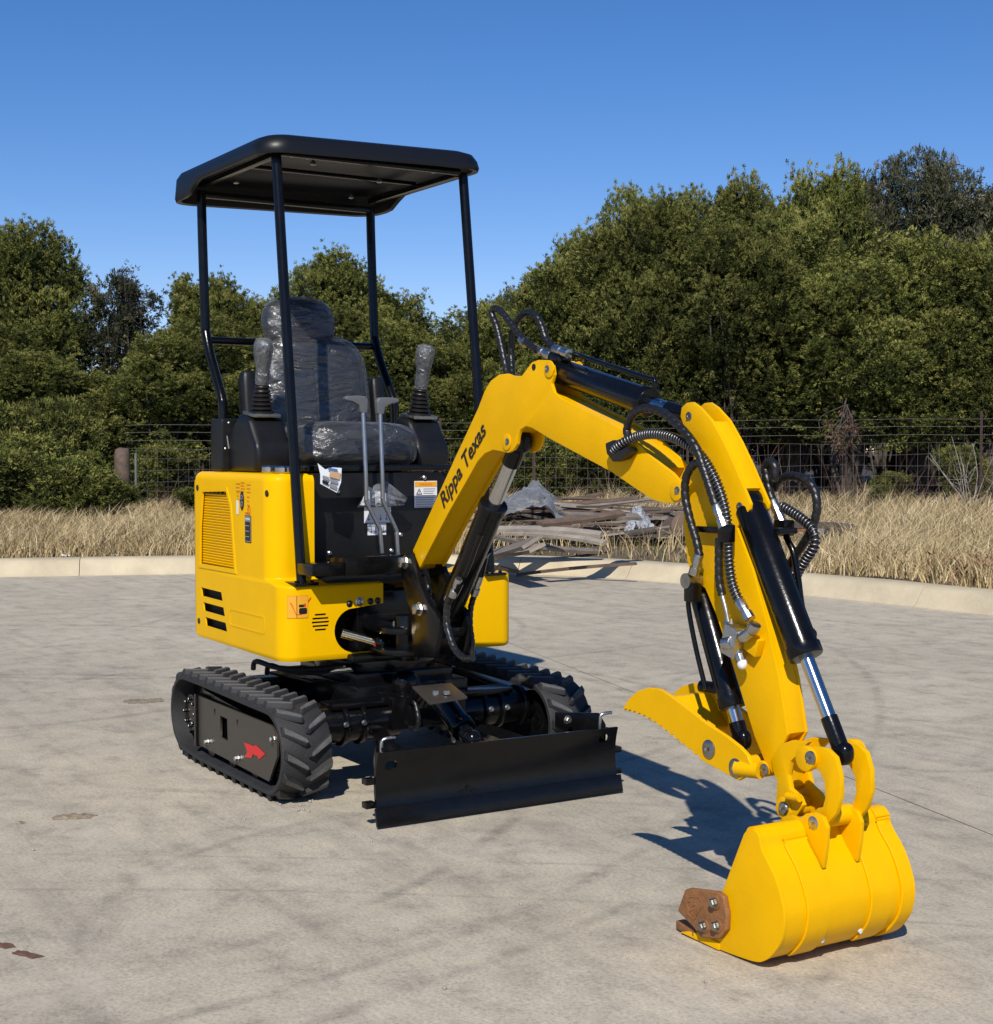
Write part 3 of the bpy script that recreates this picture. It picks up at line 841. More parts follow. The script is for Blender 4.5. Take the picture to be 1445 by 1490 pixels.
# ================================================================== scrap lumber on the verge
M['board1'] = mat('grey_board', (.19, .160, .130), .9, var=.35, vscale=7, bump=.6, bscale=30)
M['board2'] = mat('brown_board', (.13, .088, .060), .9, var=.35, vscale=7, bump=.6, bscale=30)
M['board3'] = mat('pale_board', (.30, .26, .215), .9, var=.3, vscale=7, bump=.5, bscale=30)
M['board4'] = mat('dark_wet_board', (.085, .066, .052), .85, var=.4, vscale=7, bump=.6, bscale=30)
M['rustsheet'] = mat('rusty_sheet_metal', (.24, .10, .05), .8, var=.4, vscale=10, bump=.4, bscale=40)
M['block'] = mat('grey_block', (.42, .42, .42), .9, var=.25, vscale=12, bump=.5, bscale=50)
board_me = {}
def board(loc, az, pitch, roll, L, w, t, m_, label, group, name='scrap_board'):
    b = MB(); n = 10; vs = []
    rng = random.Random(int(loc[0]*977+loc[1]*131))
    bow = rng.uniform(-.03, .03)*L; tw = rng.uniform(-.25, .25)
    for i in range(n+1):
        x = -L/2+L*i/n; zb = bow*(1-(2*i/n-1)**2); a = tw*(i/n-.5)
        for y, z in ((-w/2, -t/2), (w/2, -t/2), (w/2, t/2), (-w/2, t/2)):
            jit = rng.uniform(-.012, .012) if i in (0, n) else 0
            vs.append((x+jit, y*math.cos(a)-z*math.sin(a), y*math.sin(a)+z*math.cos(a)+zb))
    fs_ = [(i*4+k, i*4+(k+1) % 4, (i+1)*4+(k+1) % 4, (i+1)*4+k) for i in range(n) for k in range(4)]+[(0, 1, 2, 3), (n*4+3, n*4+2, n*4+1, n*4)]
    b.add(vs, fs_); o = b.build(name, m_, sharp=40)
    o.location = loc; o.rotation_euler = (roll, pitch, az)
    return tag(o, label, 'board', group)
rng = random.Random(42)
base_az = math.atan2(RIGHT.y, RIGHT.x)
LBD = {'board1': 'weathered grey board lying in the scrap lumber heap', 'board2': 'brown weathered board lying in the scrap lumber heap', 'board3': 'pale split board lying in the scrap lumber heap', 'board4': 'dark rotten board lying in the scrap lumber heap'}
# rows from the kerb backwards: (photo x, photo y of the ground under it, lift, length, azimuth jitter)
for k in range(150):
    u = rng.random(); v = rng.random()
    px = 705+285*u; D = 15.1+2.9*v
    g = depth_at(px, 700, D); gz = ground_z(g.x, g.y)
    hump = math.exp(-((px-850)/120)**2)*math.exp(-((v-.55)/.42)**2)
    z = gz+.03+.44*hump*rng.random()**.6
    m_ = rng.choice(['board1', 'board1', 'board2', 'board2', 'board2', 'board3', 'board4', 'board4', 'board4'])
    board((g.x, g.y, z), base_az+rng.gauss(.0, .22)+(.35 if rng.random() < .2 else 0), rng.gauss(0, .05+.05*hump), rng.gauss(0, .25), rng.uniform(.5, 1.9), rng.choice((.022, .03, .04, .06, .10)), rng.uniform(.014, .032), m_, LBD[m_], 'boards in the scrap lumber heap')
def board_px(p0, D0, p1, D1, w, t, m_, label, roll=0, group=None, lift=0):
    a = depth_at(*p0, D0); e = depth_at(*p1, D1); d = e-a
    o = board((a+e)/2+Vector((0, 0, lift)), math.atan2(d.y, d.x), -math.asin(max(-1, min(1, d.z/d.length))), roll, d.length, w, t, m_, label, group)
    return o
a = on(754, 836, 2, .02); e = on(925, 820, 2, .175)
d = e-a; board((a+e)/2, math.atan2(d.y, d.x), -math.asin(d.z/d.length), .1, d.length, .05, .025, 'board2', 'long thin lath lying from the gutter up over the kerb edge', None)
a = on(712, 806, 2, .20); e = on(775, 788, 2, .42)
d = e-a; board((a+e)/2, math.atan2(d.y, d.x), -math.asin(d.z/d.length), .5, d.length, .20, .03, 'board1', 'wide grey plank propped on the kerb at the front of the heap', None)
a = on(728, 806, 2, .19); e = on(782, 797, 2, .32)
d = e-a; board((a+e)/2, math.atan2(d.y, d.x), -math.asin(d.z/d.length), .5, d.length, .16, .03, 'board3', 'wide pale plank leaning beside the propped grey plank on the kerb', None)
a = on(757, 788, 2, .36); e = on(782, 797, 2, .30)
d = e-a; board((a+e)/2, math.atan2(d.y, d.x), -math.asin(d.z/d.length), .4, d.length, .13, .025, 'board2', 'short brown board end lying across the propped planks', None)
a = on(700, 822, 2, .19); e = on(742, 829, 2, .10)
d = e-a; board((a+e)/2, math.atan2(d.y, d.x), -math.asin(d.z/d.length), .1, d.length, .18, .03, 'board2', 'brown broken plank hanging over the kerb behind the yellow cover', None)
for (p0, p1, z0, z1, w, m_, lb) in (((693, 772), (875, 778), .42, .40, .10, 'board3', 'longest pale board along the front of the scrap heap'),
                                     ((715, 779), (870, 802), .40, .20, .09, 'board1', 'grey board sloping down across the front of the scrap heap'),
                                     ((735, 775), (880, 790), .36, .28, .09, 'board3', 'pale board sloping beneath the longest pale board'),
                                     ((785, 762), (905, 746), .55, .62, .10, 'board2', 'brown board resting on top of the scrap heap'),
                                     ((820, 748), (930, 752), .62, .58, .09, 'board1', 'grey board lying along the crest of the scrap heap')):
    a = on(*p0, 2, z0); e = on(*p1, 2, z1); d = e-a
    if d.length > 4: continue
    board((a+e)/2, math.atan2(d.y, d.x), -math.asin(d.z/d.length), .3, d.length, w, .03, m_, lb, None)
# plastic sheets blown over the heap
def crumple(name, corners, hfun, n, label, seed):
    """corners: four ground points; hfun(u, v) height above them"""
    b = MB(); vs = []
    for j in range(n+1):
        for i in range(n+1):
            u = i/n; v = j/n
            p = corners[0].lerp(corners[1], u).lerp(corners[3].lerp(corners[2], u), v)
            q = Vector((u*4, v*4, seed))
            f_ = .16*abs(mnoise.noise(q*1.4))+.06*abs(mnoise.noise(q*3.5))-.06
            vs.append(p+Vector((.05*mnoise.noise(q*2+Vector((9, 0, 0))), .05*mnoise.noise(q*2), max(.0, hfun(u, v))+f_)))
    b.add(vs, [(j*(n+1)+i, j*(n+1)+i+1, (j+1)*(n+1)+i+1, (j+1)*(n+1)+i) for j in range(n) for i in range(n)])
    return tag(b.build(name, 'sheetfilm', sharp=75), label, 'plastic sheet')
cs = [depth_at(690, 770, 15.9), depth_at(828, 772, 15.7), depth_at(822, 766, 17.2), depth_at(705, 766, 17.4)]
for q in cs: q.z = ground_z(q.x, q.y)+.16
crumple('plastic_sheet', cs, lambda u, v: .50*max(0, 1-abs(u-.68)/(.85 if u < .68 else .36))**.8*max(0, 1-abs(v-.5)*1.3)**.6, 44, 'crumpled hazy plastic sheet heaped over the end of the scrap lumber', 2.0)
cs = [depth_at(908, 782, 15.6), depth_at(948, 782, 15.6), depth_at(950, 775, 16.2), depth_at(915, 775, 16.3)]
for q in cs: q.z = ground_z(q.x, q.y)+.14
crumple('plastic_sheet', cs, lambda u, v: .22*math.sin(math.pi*u)*math.sin(math.pi*min(1, v*.9+.1)), 26, 'small crumpled plastic sheet lying beside the dark log', 5.0)
# log and the second litter of scrap behind the arm
g = depth_at(985, 780, 15.6); gz = ground_z(g.x, g.y)
b = MB(); ax_ = Vector((.55, -.2, .1)); b.lathe((0, 0, 0), ax_, [(-.30, .10), (-.28, .15), (-.1, .16), (.15, .15), (.28, .155), (.30, .12)], 18)
b.v = [(x+.02*mnoise.noise(Vector((x*6, y*6, z*6))), y+.02*mnoise.noise(Vector((x*6, z*6, y*6))), z+.02*mnoise.noise(Vector((z*6, y*6, x*6)))) for x, y, z in b.v]
o = b.build('log', 'board2', sharp=60); o.location = (g.x, g.y, gz+.14); tag(o, 'short dark brown log lying in the grass at the end of the scrap heap', 'log')
for px, py, z, L, w, m_, lb in ((1165, 768, .42, 1.1, .12, 'board4', 'dark beam lying in the grass behind the bucket cylinder'), (1150, 790, .26, .6, .10, 'board2', 'short brown offcut lying under the dark beam'),
                                (1130, 800, .22, .7, .10, 'board1', 'grey offcut lying in the grass behind the arm hoses'), (1185, 812, .19, .55, .2, 'board4', 'dark flat board lying close behind the kerb')):
    g = on(px, py, 2, z); board((g.x, g.y, z), base_az+rng.gauss(0, .15), 0, .1, L, w, .05, m_, lb, None)
g = on(1202, 768, 2, .42); b = MB(); b.box((0, 0, 0), (.30, .26, .012), Matrix.Rotation(R(12), 3, 'X')); b.box((.0, 0, .02), (.012, .26, .05)); o = b.build('metal_sheet', 'rustsheet'); o.location = (g.x-.2, g.y-.3, .42); o.rotation_euler.z = base_az; tag(o, 'rusty scrap of sheet metal lying on the dark beam', 'metal scrap')
g = on(1216, 775, 2, .36); b = MB(); b.box((-.10, 0, 0), (.06, .19, .19)); b.box((.10, 0, 0), (.06, .19, .19)); b.box((0, .08, 0), (.15, .03, .188)); b.box((0, -.08, 0), (.15, .03, .188)); o = b.build('concrete_block', 'block', bevel=.006); o.location = (g.x, g.y, .36); o.rotation_euler.z = base_az+.3; tag(o, 'grey hollow concrete block standing in the grass beside the rusty sheet', 'concrete block')
g = on(1240, 788, 2, .24); board((g.x, g.y, .24), base_az, 0, 0, .75, .06, .06, 'board3', 'pale squared timber half hidden in the tall grass', None)
# things lying on the concrete
M['redclay'] = mat('red_brown_stain', (.15, .075, .048), .9, var=.5, vscale=45)
M['dirt'] = mat('dry_dirt', (.27, .215, .150), .95, var=.45, vscale=40, bump=.8, bscale=80)
M['chip'] = mat('pale_gravel_chip', (.36, .33, .28), .9, var=.3, vscale=60)
def patch(name, p0, p1, wid, m_, label, cat, seed, h=.002):
    a, e = on(*p0, 2, 0), on(*p1, 2, 0); c = (a+e)/2; ang = math.atan2(e.y-a.y, e.x-a.x); lx = (e-a).length/2; ly = wid/2
    b = MB(); n = 64; vs = [(0, 0, h)]
    for ring_ in (.4, .75, 1):
        for k in range(n):
            t = 2*math.pi*k/n; q = Vector((math.cos(t)*lx*14, math.sin(t)*14*ly, seed))
            r_ = ring_*(.85+.45*mnoise.noise(q*1.5)+.40*mnoise.noise(q*5))
            x, y = lx*r_*math.cos(t), ly*r_*math.sin(t)
            zz = .0012 if ring_ == 1 else max(.0014, h*(.8+.8*mnoise.noise(Vector((x*70, y*70, 1)))))
            vs.append((x*math.cos(ang)-y*math.sin(ang), x*math.sin(ang)+y*math.cos(ang), zz))
    fs_ = [(0, 1+k, 1+(k+1) % n) for k in range(n)]
    for q in range(2): fs_ += [(1+q*n+k, 1+(q+1)*n+k, 1+(q+1)*n+(k+1) % n, 1+q*n+(k+1) % n) for k in range(n)]
    b.add(vs, fs_); o = b.build(name, m_, sharp=80); o.location = c; return tag(o, label, cat)
patch('mud_streak', (14, 1382), (57, 1394), .035, 'redclay', 'larger dark red-brown mud streak on the concrete', 'stain', 1.0)
patch('mud_streak', (-12, 1372), (20, 1380), .035, 'redclay', 'smaller red-brown mud streak beside the larger one', 'stain', 2.0)
patch('dirt_clump', (63, 1193), (135, 1187), .07, 'dirt', 'flattened clump of dry brown dirt on the concrete', 'dirt', 3.0, .008)
patch('dirt_clump', (23, 1198), (38, 1197), .03, 'dirt', 'small crumb of dry dirt beside the flattened clump', 'dirt', 4.0, .006)
patch('dirt_clump', (178, 1022), (243, 1018), .16, 'dirt', 'brown dirt smear lying behind the rear of the track', 'dirt', 5.0, .004)
b = MB(); rg_ = random.Random(3)
spots = [(rg_.uniform(20, 1430), rg_.uniform(850, 1480), 1) for _ in range(70)]+[(rg_.gauss(440, 22), rg_.gauss(1176, 6), 1.3) for _ in range(16)]+[(rg_.uniform(0, 280), 806+rg_.gauss(0, 1), 2.2) for _ in range(0)]
for px, py, s_ in spots:
    c = on(px, py, 2, .0); r_ = .0035*rg_.uniform(.5, 1.7)*s_
    b.blob(c+Vector((0, 0, r_*.5)), (r_, r_*rg_.uniform(.6, 1), r_*.7), .8, .8, 6, 4)
tag(b.build('gravel_chips', 'chip', sharp=60), 'scattered tiny pale gravel chips on the concrete yard', 'gravel', kind='stuff')

# dead leaf heap and white litter along the back of the kerb
rngl = np.random.default_rng(77)
c = on(1412, 845, 2, .17); n = 260
C = np.stack([c.x+rngl.normal(0, .16, n), c.y+.25+rngl.normal(0, .16, n), .19+np.abs(rngl.normal(0, .05, n))], 1)
V, F, t = sprays(C, unit(rngl.normal(0, 1, (n, 3))), rngl.uniform(0, 1, n), 3, .07, .03, .6, rngl)
M['deadleaf'] = attr_mat('red_brown_dead_leaves', [(0, (.16, .075, .04)), (1, (.36, .20, .12))], .9, .0)
tag(link('dead_leaf_heap', np_mesh('dead_leaf_heap', V, F, t, 'deadleaf'), None), 'heap of red-brown dead leaves on the verge behind the kerb', 'leaves', kind='stuff')
for px, py, s_, lb in ((213, 806, .10, 'largest white scrap of litter on the kerb top'), (95, 809, .06, 'small white scrap of litter on the kerb top near the wooden post side'), (168, 808, .05, 'tiny white scrap of litter between two larger scraps on the kerb')):
    c = on(px, py, 2, .165); b = MB(); k = 7; vs = []
    for j in range(k):
        for i in range(k):
            u, v = i/(k-1)-.5, j/(k-1)-.5; q = Vector((u*5, v*5, px))
            vs.append((c.x+u*s_+.02*mnoise.noise(q), c.y+v*s_+.02*mnoise.noise(q+Vector((5, 0, 0))), .162+s_*.5*abs(mnoise.noise(q*1.3))))
    b.add(vs, [(j*k+i, j*k+i+1, (j+1)*k+i+1, (j+1)*k+i) for j in range(k-1) for i in range(k-1)])
    tag(b.build('litter_scrap', 'white', sharp=60), lb, 'litter')
# ================================================================== the excavator
EX = empty('mini_excavator')
tag(EX, 'yellow and black mini excavator with canopy and bucket resting on the concrete yard', 'excavator')
YC = -.075                                    # centre plane of boom, arm and bucket
BN, BF = YC-.05, YC+.05                       # boom side faces
AN, AF = YC-.034, YC+.034                     # arm side faces

# ---------------- engine cover: one pressed sheet wrapped round the front corner
SX0, RC = -.62, .07
LS = .234-RC-SX0
ARC = RC*math.pi/2
def front_x(z):
    t = min(1, max(0, (z-.700)/.025)); t = t*t*(3-2*t)
    return .234-t*.106
def cover(s, z, n=0):
    inn = 0.0
    zz = z
    if z > 1.07:
        a = min(math.pi/2, (z-1.07)/.03)
        inn = .03*(1-math.cos(a)); zz = 1.07+.03*math.sin(a)
    elif z < .455:
        t = (.455-z)/.02; inn = .006*t*t
    fx = front_x(z)
    off = n-inn
    if s < LS:
        return Vector((SX0+s*(fx-RC-SX0)/LS, -.479-off, zz))
    if s < LS+ARC:
        a = (s-LS)/RC
        return Vector((fx-RC+(RC+off)*math.sin(a), -.479+RC-(RC+off)*math.cos(a), zz))
    return Vector((fx+off, -.479+RC+(s-LS-ARC), zz))
def cover_sheet(name, m, outer, holes=(), depth=.004, off=0, parent=EX, cuts=True):
    me = curve_sheet(outer, holes, depth)
    bm = bmesh.new(); bm.from_mesh(me)
    bmesh.ops.remove_doubles(bm, verts=bm.verts, dist=1e-6)
    if cuts:
        for s in np.linspace(LS, LS+ARC, 9):
            bmesh.ops.bisect_plane(bm, geom=bm.verts[:]+bm.edges[:]+bm.faces[:], plane_co=(s, 0, 0), plane_no=(1, 0, 0))
        for z in list(np.linspace(.698, .727, 7))+list(np.linspace(1.07, 1.116, 5))+[.455, .445]:
            bmesh.ops.bisect_plane(bm, geom=bm.verts[:]+bm.edges[:]+bm.faces[:], plane_co=(0, z, 0), plane_no=(0, 1, 0))
    for v in bm.verts:
        v.co = cover(v.co.x, v.co.y, v.co.z+off)
    bmesh.ops.recalc_face_normals(bm, faces=bm.faces)
    bm.to_mesh(me); bm.free()
    me.name = name
    me.shade_smooth(); me.set_sharp_from_angle(angle=R(40))
    me.materials.clear()
    return link(name, me, m, parent)

def fs(y): return LS+ARC+(y+.479-RC)          # s of a point on the front face
outline = [(.008, .443), (LS, .437), (fs(-.086), .434), (fs(-.086), .457), (fs(-.20), .455)]
outline += [(fs(-.20)+.082*math.cos(R(a)), .536+.081*math.sin(R(a))) for a in range(262, 95, -12)]
outline += [(fs(-.16), .620), (fs(-.086), .628), (fs(-.086), .700), (fs(-.096), .712), (fs(-.30), .713), (fs(-.31), .726), (fs(-.31), 1.112), (.012, 1.112), (0, 1.06), (0, .46)]
slots = []
for k in range(3):
    x0 = .050+.022*k; z0 = .605-.057*k
    slots.append([(x0, z0+.036), (x0+.222, z0+.034), (x0+.236, z0), (x0+.012, z0+.002)])
gr_out = [(.055, .735), (.475, .737), (.430, .97), (.385, 1.028), (.095, 1.020), (.062, .88)]
vents = []
vc = (fs(-.336), .573)
for k in range(-2, 3):
    zz = k*.0135; hw = math.sqrt(.036**2-zz**2)-.002
    vents.append([(vc[0]-hw, vc[1]+zz-.0035), (vc[0]+hw, vc[1]+zz-.0035), (vc[0]+hw, vc[1]+zz+.0035), (vc[0]-hw, vc[1]+zz+.0035)])
portc = [(fs(-.222), .632), (fs(-.183), .638), (fs(-.138), .637), (fs(-.108), .638)]
cov = cover_sheet('engine_cover', 'yplastic', outline, slots+[gr_out]+vents, .006)
# recessed grille with rows of fine slats
cover_sheet('grille_backing', 'dark', inset(gr_out, -.012), (), .002, -.022, parent=cov)
b = MB()
for k in range(27):
    z = .742+k*.0104
    t = (z-.735)/.285
    x0 = np.interp(z, [.735, .88, 1.02], [.055, .062, .095]); x1 = np.interp(z, [.735, .97, 1.028], [.474, .43, .385])
    p0 = cover(x0-.006, z, -.012); p1 = cover(x1+.004, z, -.012)
    c = (p0+p1)/2
    b.box(c, ((p1-p0).length, .010, .0066), Matrix.Rotation(R(28), 3, 'X'))
for k in range(9):
    xs = .06+.05*k
    p0 = cover(xs, .736, -.016)
    top = np.interp(xs, [.055, .07, .095, .385, .43, .475], [.88, .95, 1.02, 1.028, .97, .74])
    b.box((p0.x, p0.y, (.736+top)/2), (.004, .004, top-.736))
b.build('side_grille', 'yplastic', cov)
cover_sheet('grille_frame', 'yplastic', inset(gr_out, -.016), [inset(gr_out, .0)], .003, .0045, parent=cov)
cover_sheet('pressed_panel', 'yplastic', rrect(.36, .70, .520, .585, .015), [rrect(.365, .695, .525, .580, .013)], .002, .0035, parent=cov)
b = MB(); b.pz([(SX0+.02, -.449), (.10, -.449), (.10, -.30), (SX0+.02, -.30)], 1.094, 1.0995); b.build('cover_top', 'yplastic', cov)
for s_, z_ in ((.02, 1.035), (LS+ARC-.09, 1.03), (.02, .505)):
    b = MB(); b.lathe(cover(s_+.01, z_, .002), (0, -1, 0), [(0, .012), (.004, .011), (.005, .006)]); b.build('cover_screw', 'ink', cov)
# prints and plates on the cover
def cov_rect(name, m, s0, s1, z0, z1, off=.0042, parent=cov, r=.003):
    return cover_sheet(name, m, rrect(s0, s1, z0, z1, r, 3), (), .001, off, parent, cuts=(s0 < LS+ARC and s1 > LS))
def cov_text(txt, m, s, z, size, off=.005, name='print', parent=cov, shear=0):
    me = text_mesh(txt, size, shear)
    for v in me.vertices: v.co = cover(s+v.co.x, z+v.co.y, off+v.co.z)
    me.name = name; me.materials.clear()
    return link(name, me, m, parent)
pl = cov_rect('data_plate', 'ink', .60, .668, .845, .945)
cov_rect('plate_edge', 'greyp', .603, .665, .848, .942, .0048, parent=pl)
cov_rect('plate_face', 'ink', .607, .661, .852, .922, .0054, parent=pl)
for k in range(3):
    cov_text('- - - -', 'white', .611, .903-.02*k, .018, .0060, 'plate_print', pl)
cov_rect('plate_print', 'white', .610, .656, .930, .934, .0056, pl, .0006)
em = cover_sheet('oval_emblem', 'ink', [(.570+.021*math.cos(t), .998+.035*math.sin(t)) for t in np.linspace(0, 2*math.pi, 25)[:-1]], (), .002, .005, cov, False)
for k_e in (-1, 1): cover_sheet('emblem_mark', 'greyp', [(.570+.012*math.cos(t), .998+.012*k_e+.010*math.sin(t)) for t in np.linspace(0, 2*math.pi, 15)[:-1]], [[(.570+.008*math.cos(t), .998+.012*k_e+.006*math.sin(t)) for t in np.linspace(0, 2*math.pi, 15)[:-1]]], .001, .0066, em, False)
cov_rect('white_label', 'white', .505, .527, .945, 1.0)
for (s0, s1, z, n, h) in ((.50, .548, 1.062, 3, .010), (.555, .60, 1.066, 4, .008), (.622, .665, 1.06, 3, .010), (.51, .535, 1.03, 3, .010), (.625, .65, 1.015, 6, .011)):
    for k in range(n):
        cov_rect('warning_print', 'orange', s0, s1-.006*(k % 2), z-k*h*1.35-h*.4, z-k*h*1.35, .0042, r=.0012)
cov_rect('warning_print', 'orange', .60, .632, .950, .957, .0042, r=.0012)
rg = cover_sheet('red_ring_mark', 'red', [(.648+.013*math.cos(t), .965+.017*math.sin(t)) for t in np.linspace(0, 2*math.pi, 19)[:-1]],
                 [[(.648+.010*math.cos(t), .965+.014*math.sin(t)) for t in np.linspace(0, 2*math.pi, 19)[:-1]]], .001, .0045, cov, False)
# warning pictogram sticker wrapped on the front corner
p0, p1 = LS+ARC-.050, fs(-.385)
st = cover_sheet('pictogram_sticker', 'orange', rrect(p0, p1, .592, .672, .002, 2), [rrect(p0+.0015, p1-.0015, .5935, .6705, .002, 2)], .001, .0043, cov)
cov_rect('sticker_field', 'amber', p0+.0015, p1-.0015, .5935, .6705, .0040, st)
mid = p0+(p1-p0)*.43
cov_rect('sticker_line', 'ink', mid, mid+.0015, .5935, .6705, .0048, st, .0003)
cov_rect('sticker_figure', 'ink', mid+.008, mid+.038, .606, .628, .0048, st, .006)
cov_rect('sticker_figure', 'ink', mid+.008, mid+.026, .631, .640, .0048, st, .001)
cov_rect('sticker_figure', 'red', mid+.027, mid+.033, .631, .643, .0048, st, .001)
for q in ([(mid+.040, .650), (mid+.052, .664), (mid+.054, .662), (mid+.043, .648)], [(p0+.010, .646), (p0+.018, .632), (p0+.020, .634), (p0+.013, .648)], [(p0+.017, .634), (p0+.030, .604), (p0+.050, .604), (p0+.050, .606), (p0+.031, .606), (p0+.019, .636)]):
    cover_sheet('sticker_figure', 'red', q, (), .001, .0048, st, cuts=True)
for i, (s_, z_) in enumerate(portc):
    c = cover(s_, z_, 0)
    b = MB()
    if i == 1: b.lathe(c, (1, 0, 0), [(0, .016), (.005, .016), (.007, .011), (.012, .010), (.014, .004)])
    else: b.lathe(c, (1, 0, 0), [(0, .0125), (.004, .0125), (.005, .009), (.009, .005)])
    b.build('panel_plug', 'zinc' if i == 1 else 'ink', cov)
# ---------------- rest of the house
b = MB(); b.box((-.26, -.205, .565), (.68, .50, .22)); b.box((-.26, -.385, .905), (.66, .15, .37)); b.build('engine_bay', 'dark', EX)
b = MB()
b.pz([(SX0, .275), (.225, .285)]+arc(.234-.05, .479-.05, .05, 0, 90, 6)+[(SX0, .479)], .432, .718)
b.build('left_cover', 'yplastic', EX, .022, 4)
b = MB()
b.pz([(SX0-.003, .47)]+arc(-.64, .33, .14, 90, 180, 6)+arc(-.64, -.33, .14, 180, 270, 6)+[(SX0-.003, -.47)], .445, 1.07)
b.build('rear_cover', 'yplastic', EX, .02, 3)
b = MB(); b.box((-.30, .003, .905), (.60, .627, .385)); b.build('seat_box', 'bplastic', EX, .006)
b = MB(); b.box((.085, -.0, .705), (.26, .60, .016)); b.build('floor_plate', 'bplastic', EX, .003)
b = MB()
b.box((-.02, .02, .436), (.60, .50, .03)); b.box((.16, .02, .56), (.10, .40, .22)); b.build('house_frame', 'black', EX, .006)
b = MB(); b.box((.115, -.02, 1.1185), (.03, .62, .022)); b.box((.06, -.32, 1.1185), (.14, .03, .022)); b.box((.05, .30, 1.118), (.16, .03, .021)); b.build('front_rail', 'black', EX, .004)
for y, z in ((-.155, 1.03), (.215, 1.078), (.11, .86), (-.19, .80), (.07, .80)):
    b = MB(); b.lathe((.001, y, z), (1, 0, 0), [(0, .009), (.006, .009), (.009, .005)], 10); b.build('panel_bolt', 'zinc', EX)
# stickers on the seat box
def xrect(name, m, x, y0, y1, z0, z1, parent=EX, t=.001):
    b = MB(); b.box((x, (y0+y1)/2, (z0+z1)/2), (t, y1-y0, z1-z0)); return b.build(name, m, parent)
def xtext(txt, m, x, y, z, size, parent, name='print'):
    me = text_mesh(txt, size)
    for v in me.vertices: v.co = Vector((x+v.co.z, y+v.co.x, z+v.co.y))
    me.name = name; me.materials.clear()
    return link(name, me, m, parent)
q = [on(603, 700, 0, .002), on(636, 738, 0, .002)]
ws = xrect('warning_sticker', 'white', .0012, q[0].y, q[1].y, q[1].z, q[0].z)
xrect('sticker_band', 'amber', .0024, q[0].y+.002, q[1].y-.002, q[0].z-.022, q[0].z-.003, ws)
xrect('band_print', 'orange', .0032, q[0].y+.022, q[1].y-.022, q[0].z-.016, q[0].z-.009, ws)
b = MB(); tri = [(q[0].y+.008, q[0].z-.052), (q[0].y+.034, q[0].z-.052), (q[0].y+.021, q[0].z-.029)]
b.prism([(.0018, y, z) for y, z in tri], (.001, 0, 0)); b.build('warning_triangle', 'ink', ws)
b = MB(); tri2 = inset(tri, .003); b.prism([(.0028, y, z) for y, z in tri2], (.0006, 0, 0)); b.build('triangle_field', 'white', ws)
xtext('!', 'ink', .0038, q[0].y+.0185, q[0].z-.050, .017, ws)
for k in range(9):
    xrect('text_line', 'greyp', .0022, q[0].y+(.04 if k < 3 else .008), q[1].y-.008-.004*(k % 3), q[0].z-.032-.0085*k, q[0].z-.0295-.0085*k, ws)
for (px0, py0, px1, py1, nm) in ((530, 738, 569, 760, 'lever_guide_sticker'), (535, 762, 562, 778, 'lever_guide_sticker')):
    q = [on(px0, py0, 0, .002), on(px1, py1, 0, .002)]
    g = xrect(nm, 'white', .0012, q[0].y, q[1].y, q[1].z, q[0].z)
    for k in range(4):
        yy = q[0].y+(q[1].y-q[0].y)*(.12+.22*k)
        xrect('guide_print', 'greyp', .0022, yy, yy+.012, q[1].z+.012, q[1].z+.015, g)
        xrect('guide_print', 'ink', .0022, yy+.005, yy+.0065, q[1].z+.008, q[1].z+.03, g)
# tank caps
for px, r_ in ((392, .030), (412, .032)):
    c = on(px, 684, 2, 1.10)
    c = Vector((on(px, 684, 1, -.40).x, -.40, 1.0995))
    b = MB(); b.lathe(c, (0, 0, 1), [(0, r_*.8), (.006, r_), (.022, r_), (.028, r_*.85), (.030, r_*.3)]); b.build('tank_cap', 'chrome', EX)
# consoles either side of the seat, with joysticks
def console(y, sgn, name):
    b = MB()
    prof = [(-.40, 1.10), (-.10, 1.10), (-.085, 1.13), (-.09, 1.20), (-.135, 1.255), (-.17, 1.305), (-.27, 1.325), (-.31, 1.29), (-.38, 1.26), (-.41, 1.22)]
    b.py([(x-.08, z) for x, z in prof], y-.075, y+.075)
    c = b.build(name, 'bplastic', EX, .026, 4)
    top = Vector((-.29, y, 1.318))
    tilt = Vector((.10, .03*sgn, 1)).normalized()
    f = MB(); f.box(top+Vector((.0, 0, .004)), (.12, .11, .014), Matrix.Rotation(R(7), 3, 'Y')); f.build('boot_frame', 'galv', c, .004)
    f = MB(); pr = []
    for k in range(7):
        h = .010+.016*k; rr = .050-.0035*k
        pr += [(h-.004, rr*.80), (h, rr), (h+.005, rr), (h+.009, rr*.80)]
    f.lathe(top, tilt, pr, 20); f.build('rubber_boot', 'ink', c, sharp=60)
    g = MB(); base = top+tilt*.118
    lean = (tilt+Vector((.10*1, .0, 0))).normalized()
    u, w = Vector((0, 1, 0)), lean.cross(Vector((0, 1, 0))).normalized()
    rings = [(0, .018, .022), (.03, .020, .026), (.06, .018, .024), (.09, .022, .028), (.12, .028, .034), (.15, .030, .036), (.165, .024, .028), (.17, .008, .01)]
    for lay, nm, m_, ex in ((g, 'grip', 'grip', 0), (MB(), 'grip_wrap', 'gripfilm', .007)):
        vs = []; n = 16
        for j, (h, ra, rb_) in enumerate(rings):
            wob = ex
            for k in range(n):
                t = 2*math.pi*k/n
                e = wob*(1+.9*mnoise.noise(Vector((h*40, k*1.3, y*9)))) if ex else 0
                vs.append(base+lean*(h+(.008 if ex and j > 5 else 0))+u*math.cos(t)*(ra+e)+w*math.sin(t)*(rb_+e))
        lay.add(vs, [(j*n+i, j*n+(i+1) % n, (j+1)*n+(i+1) % n, (j+1)*n+i) for j in range(len(rings)-1) for i in range(n)]+[tuple(range((len(rings)-1)*n, len(rings)*n))])
        lay.build(nm, m_, c, sharp=70)
    return c
console(-.335, -1, 'control_console')
console(.352, 1, 'control_console')
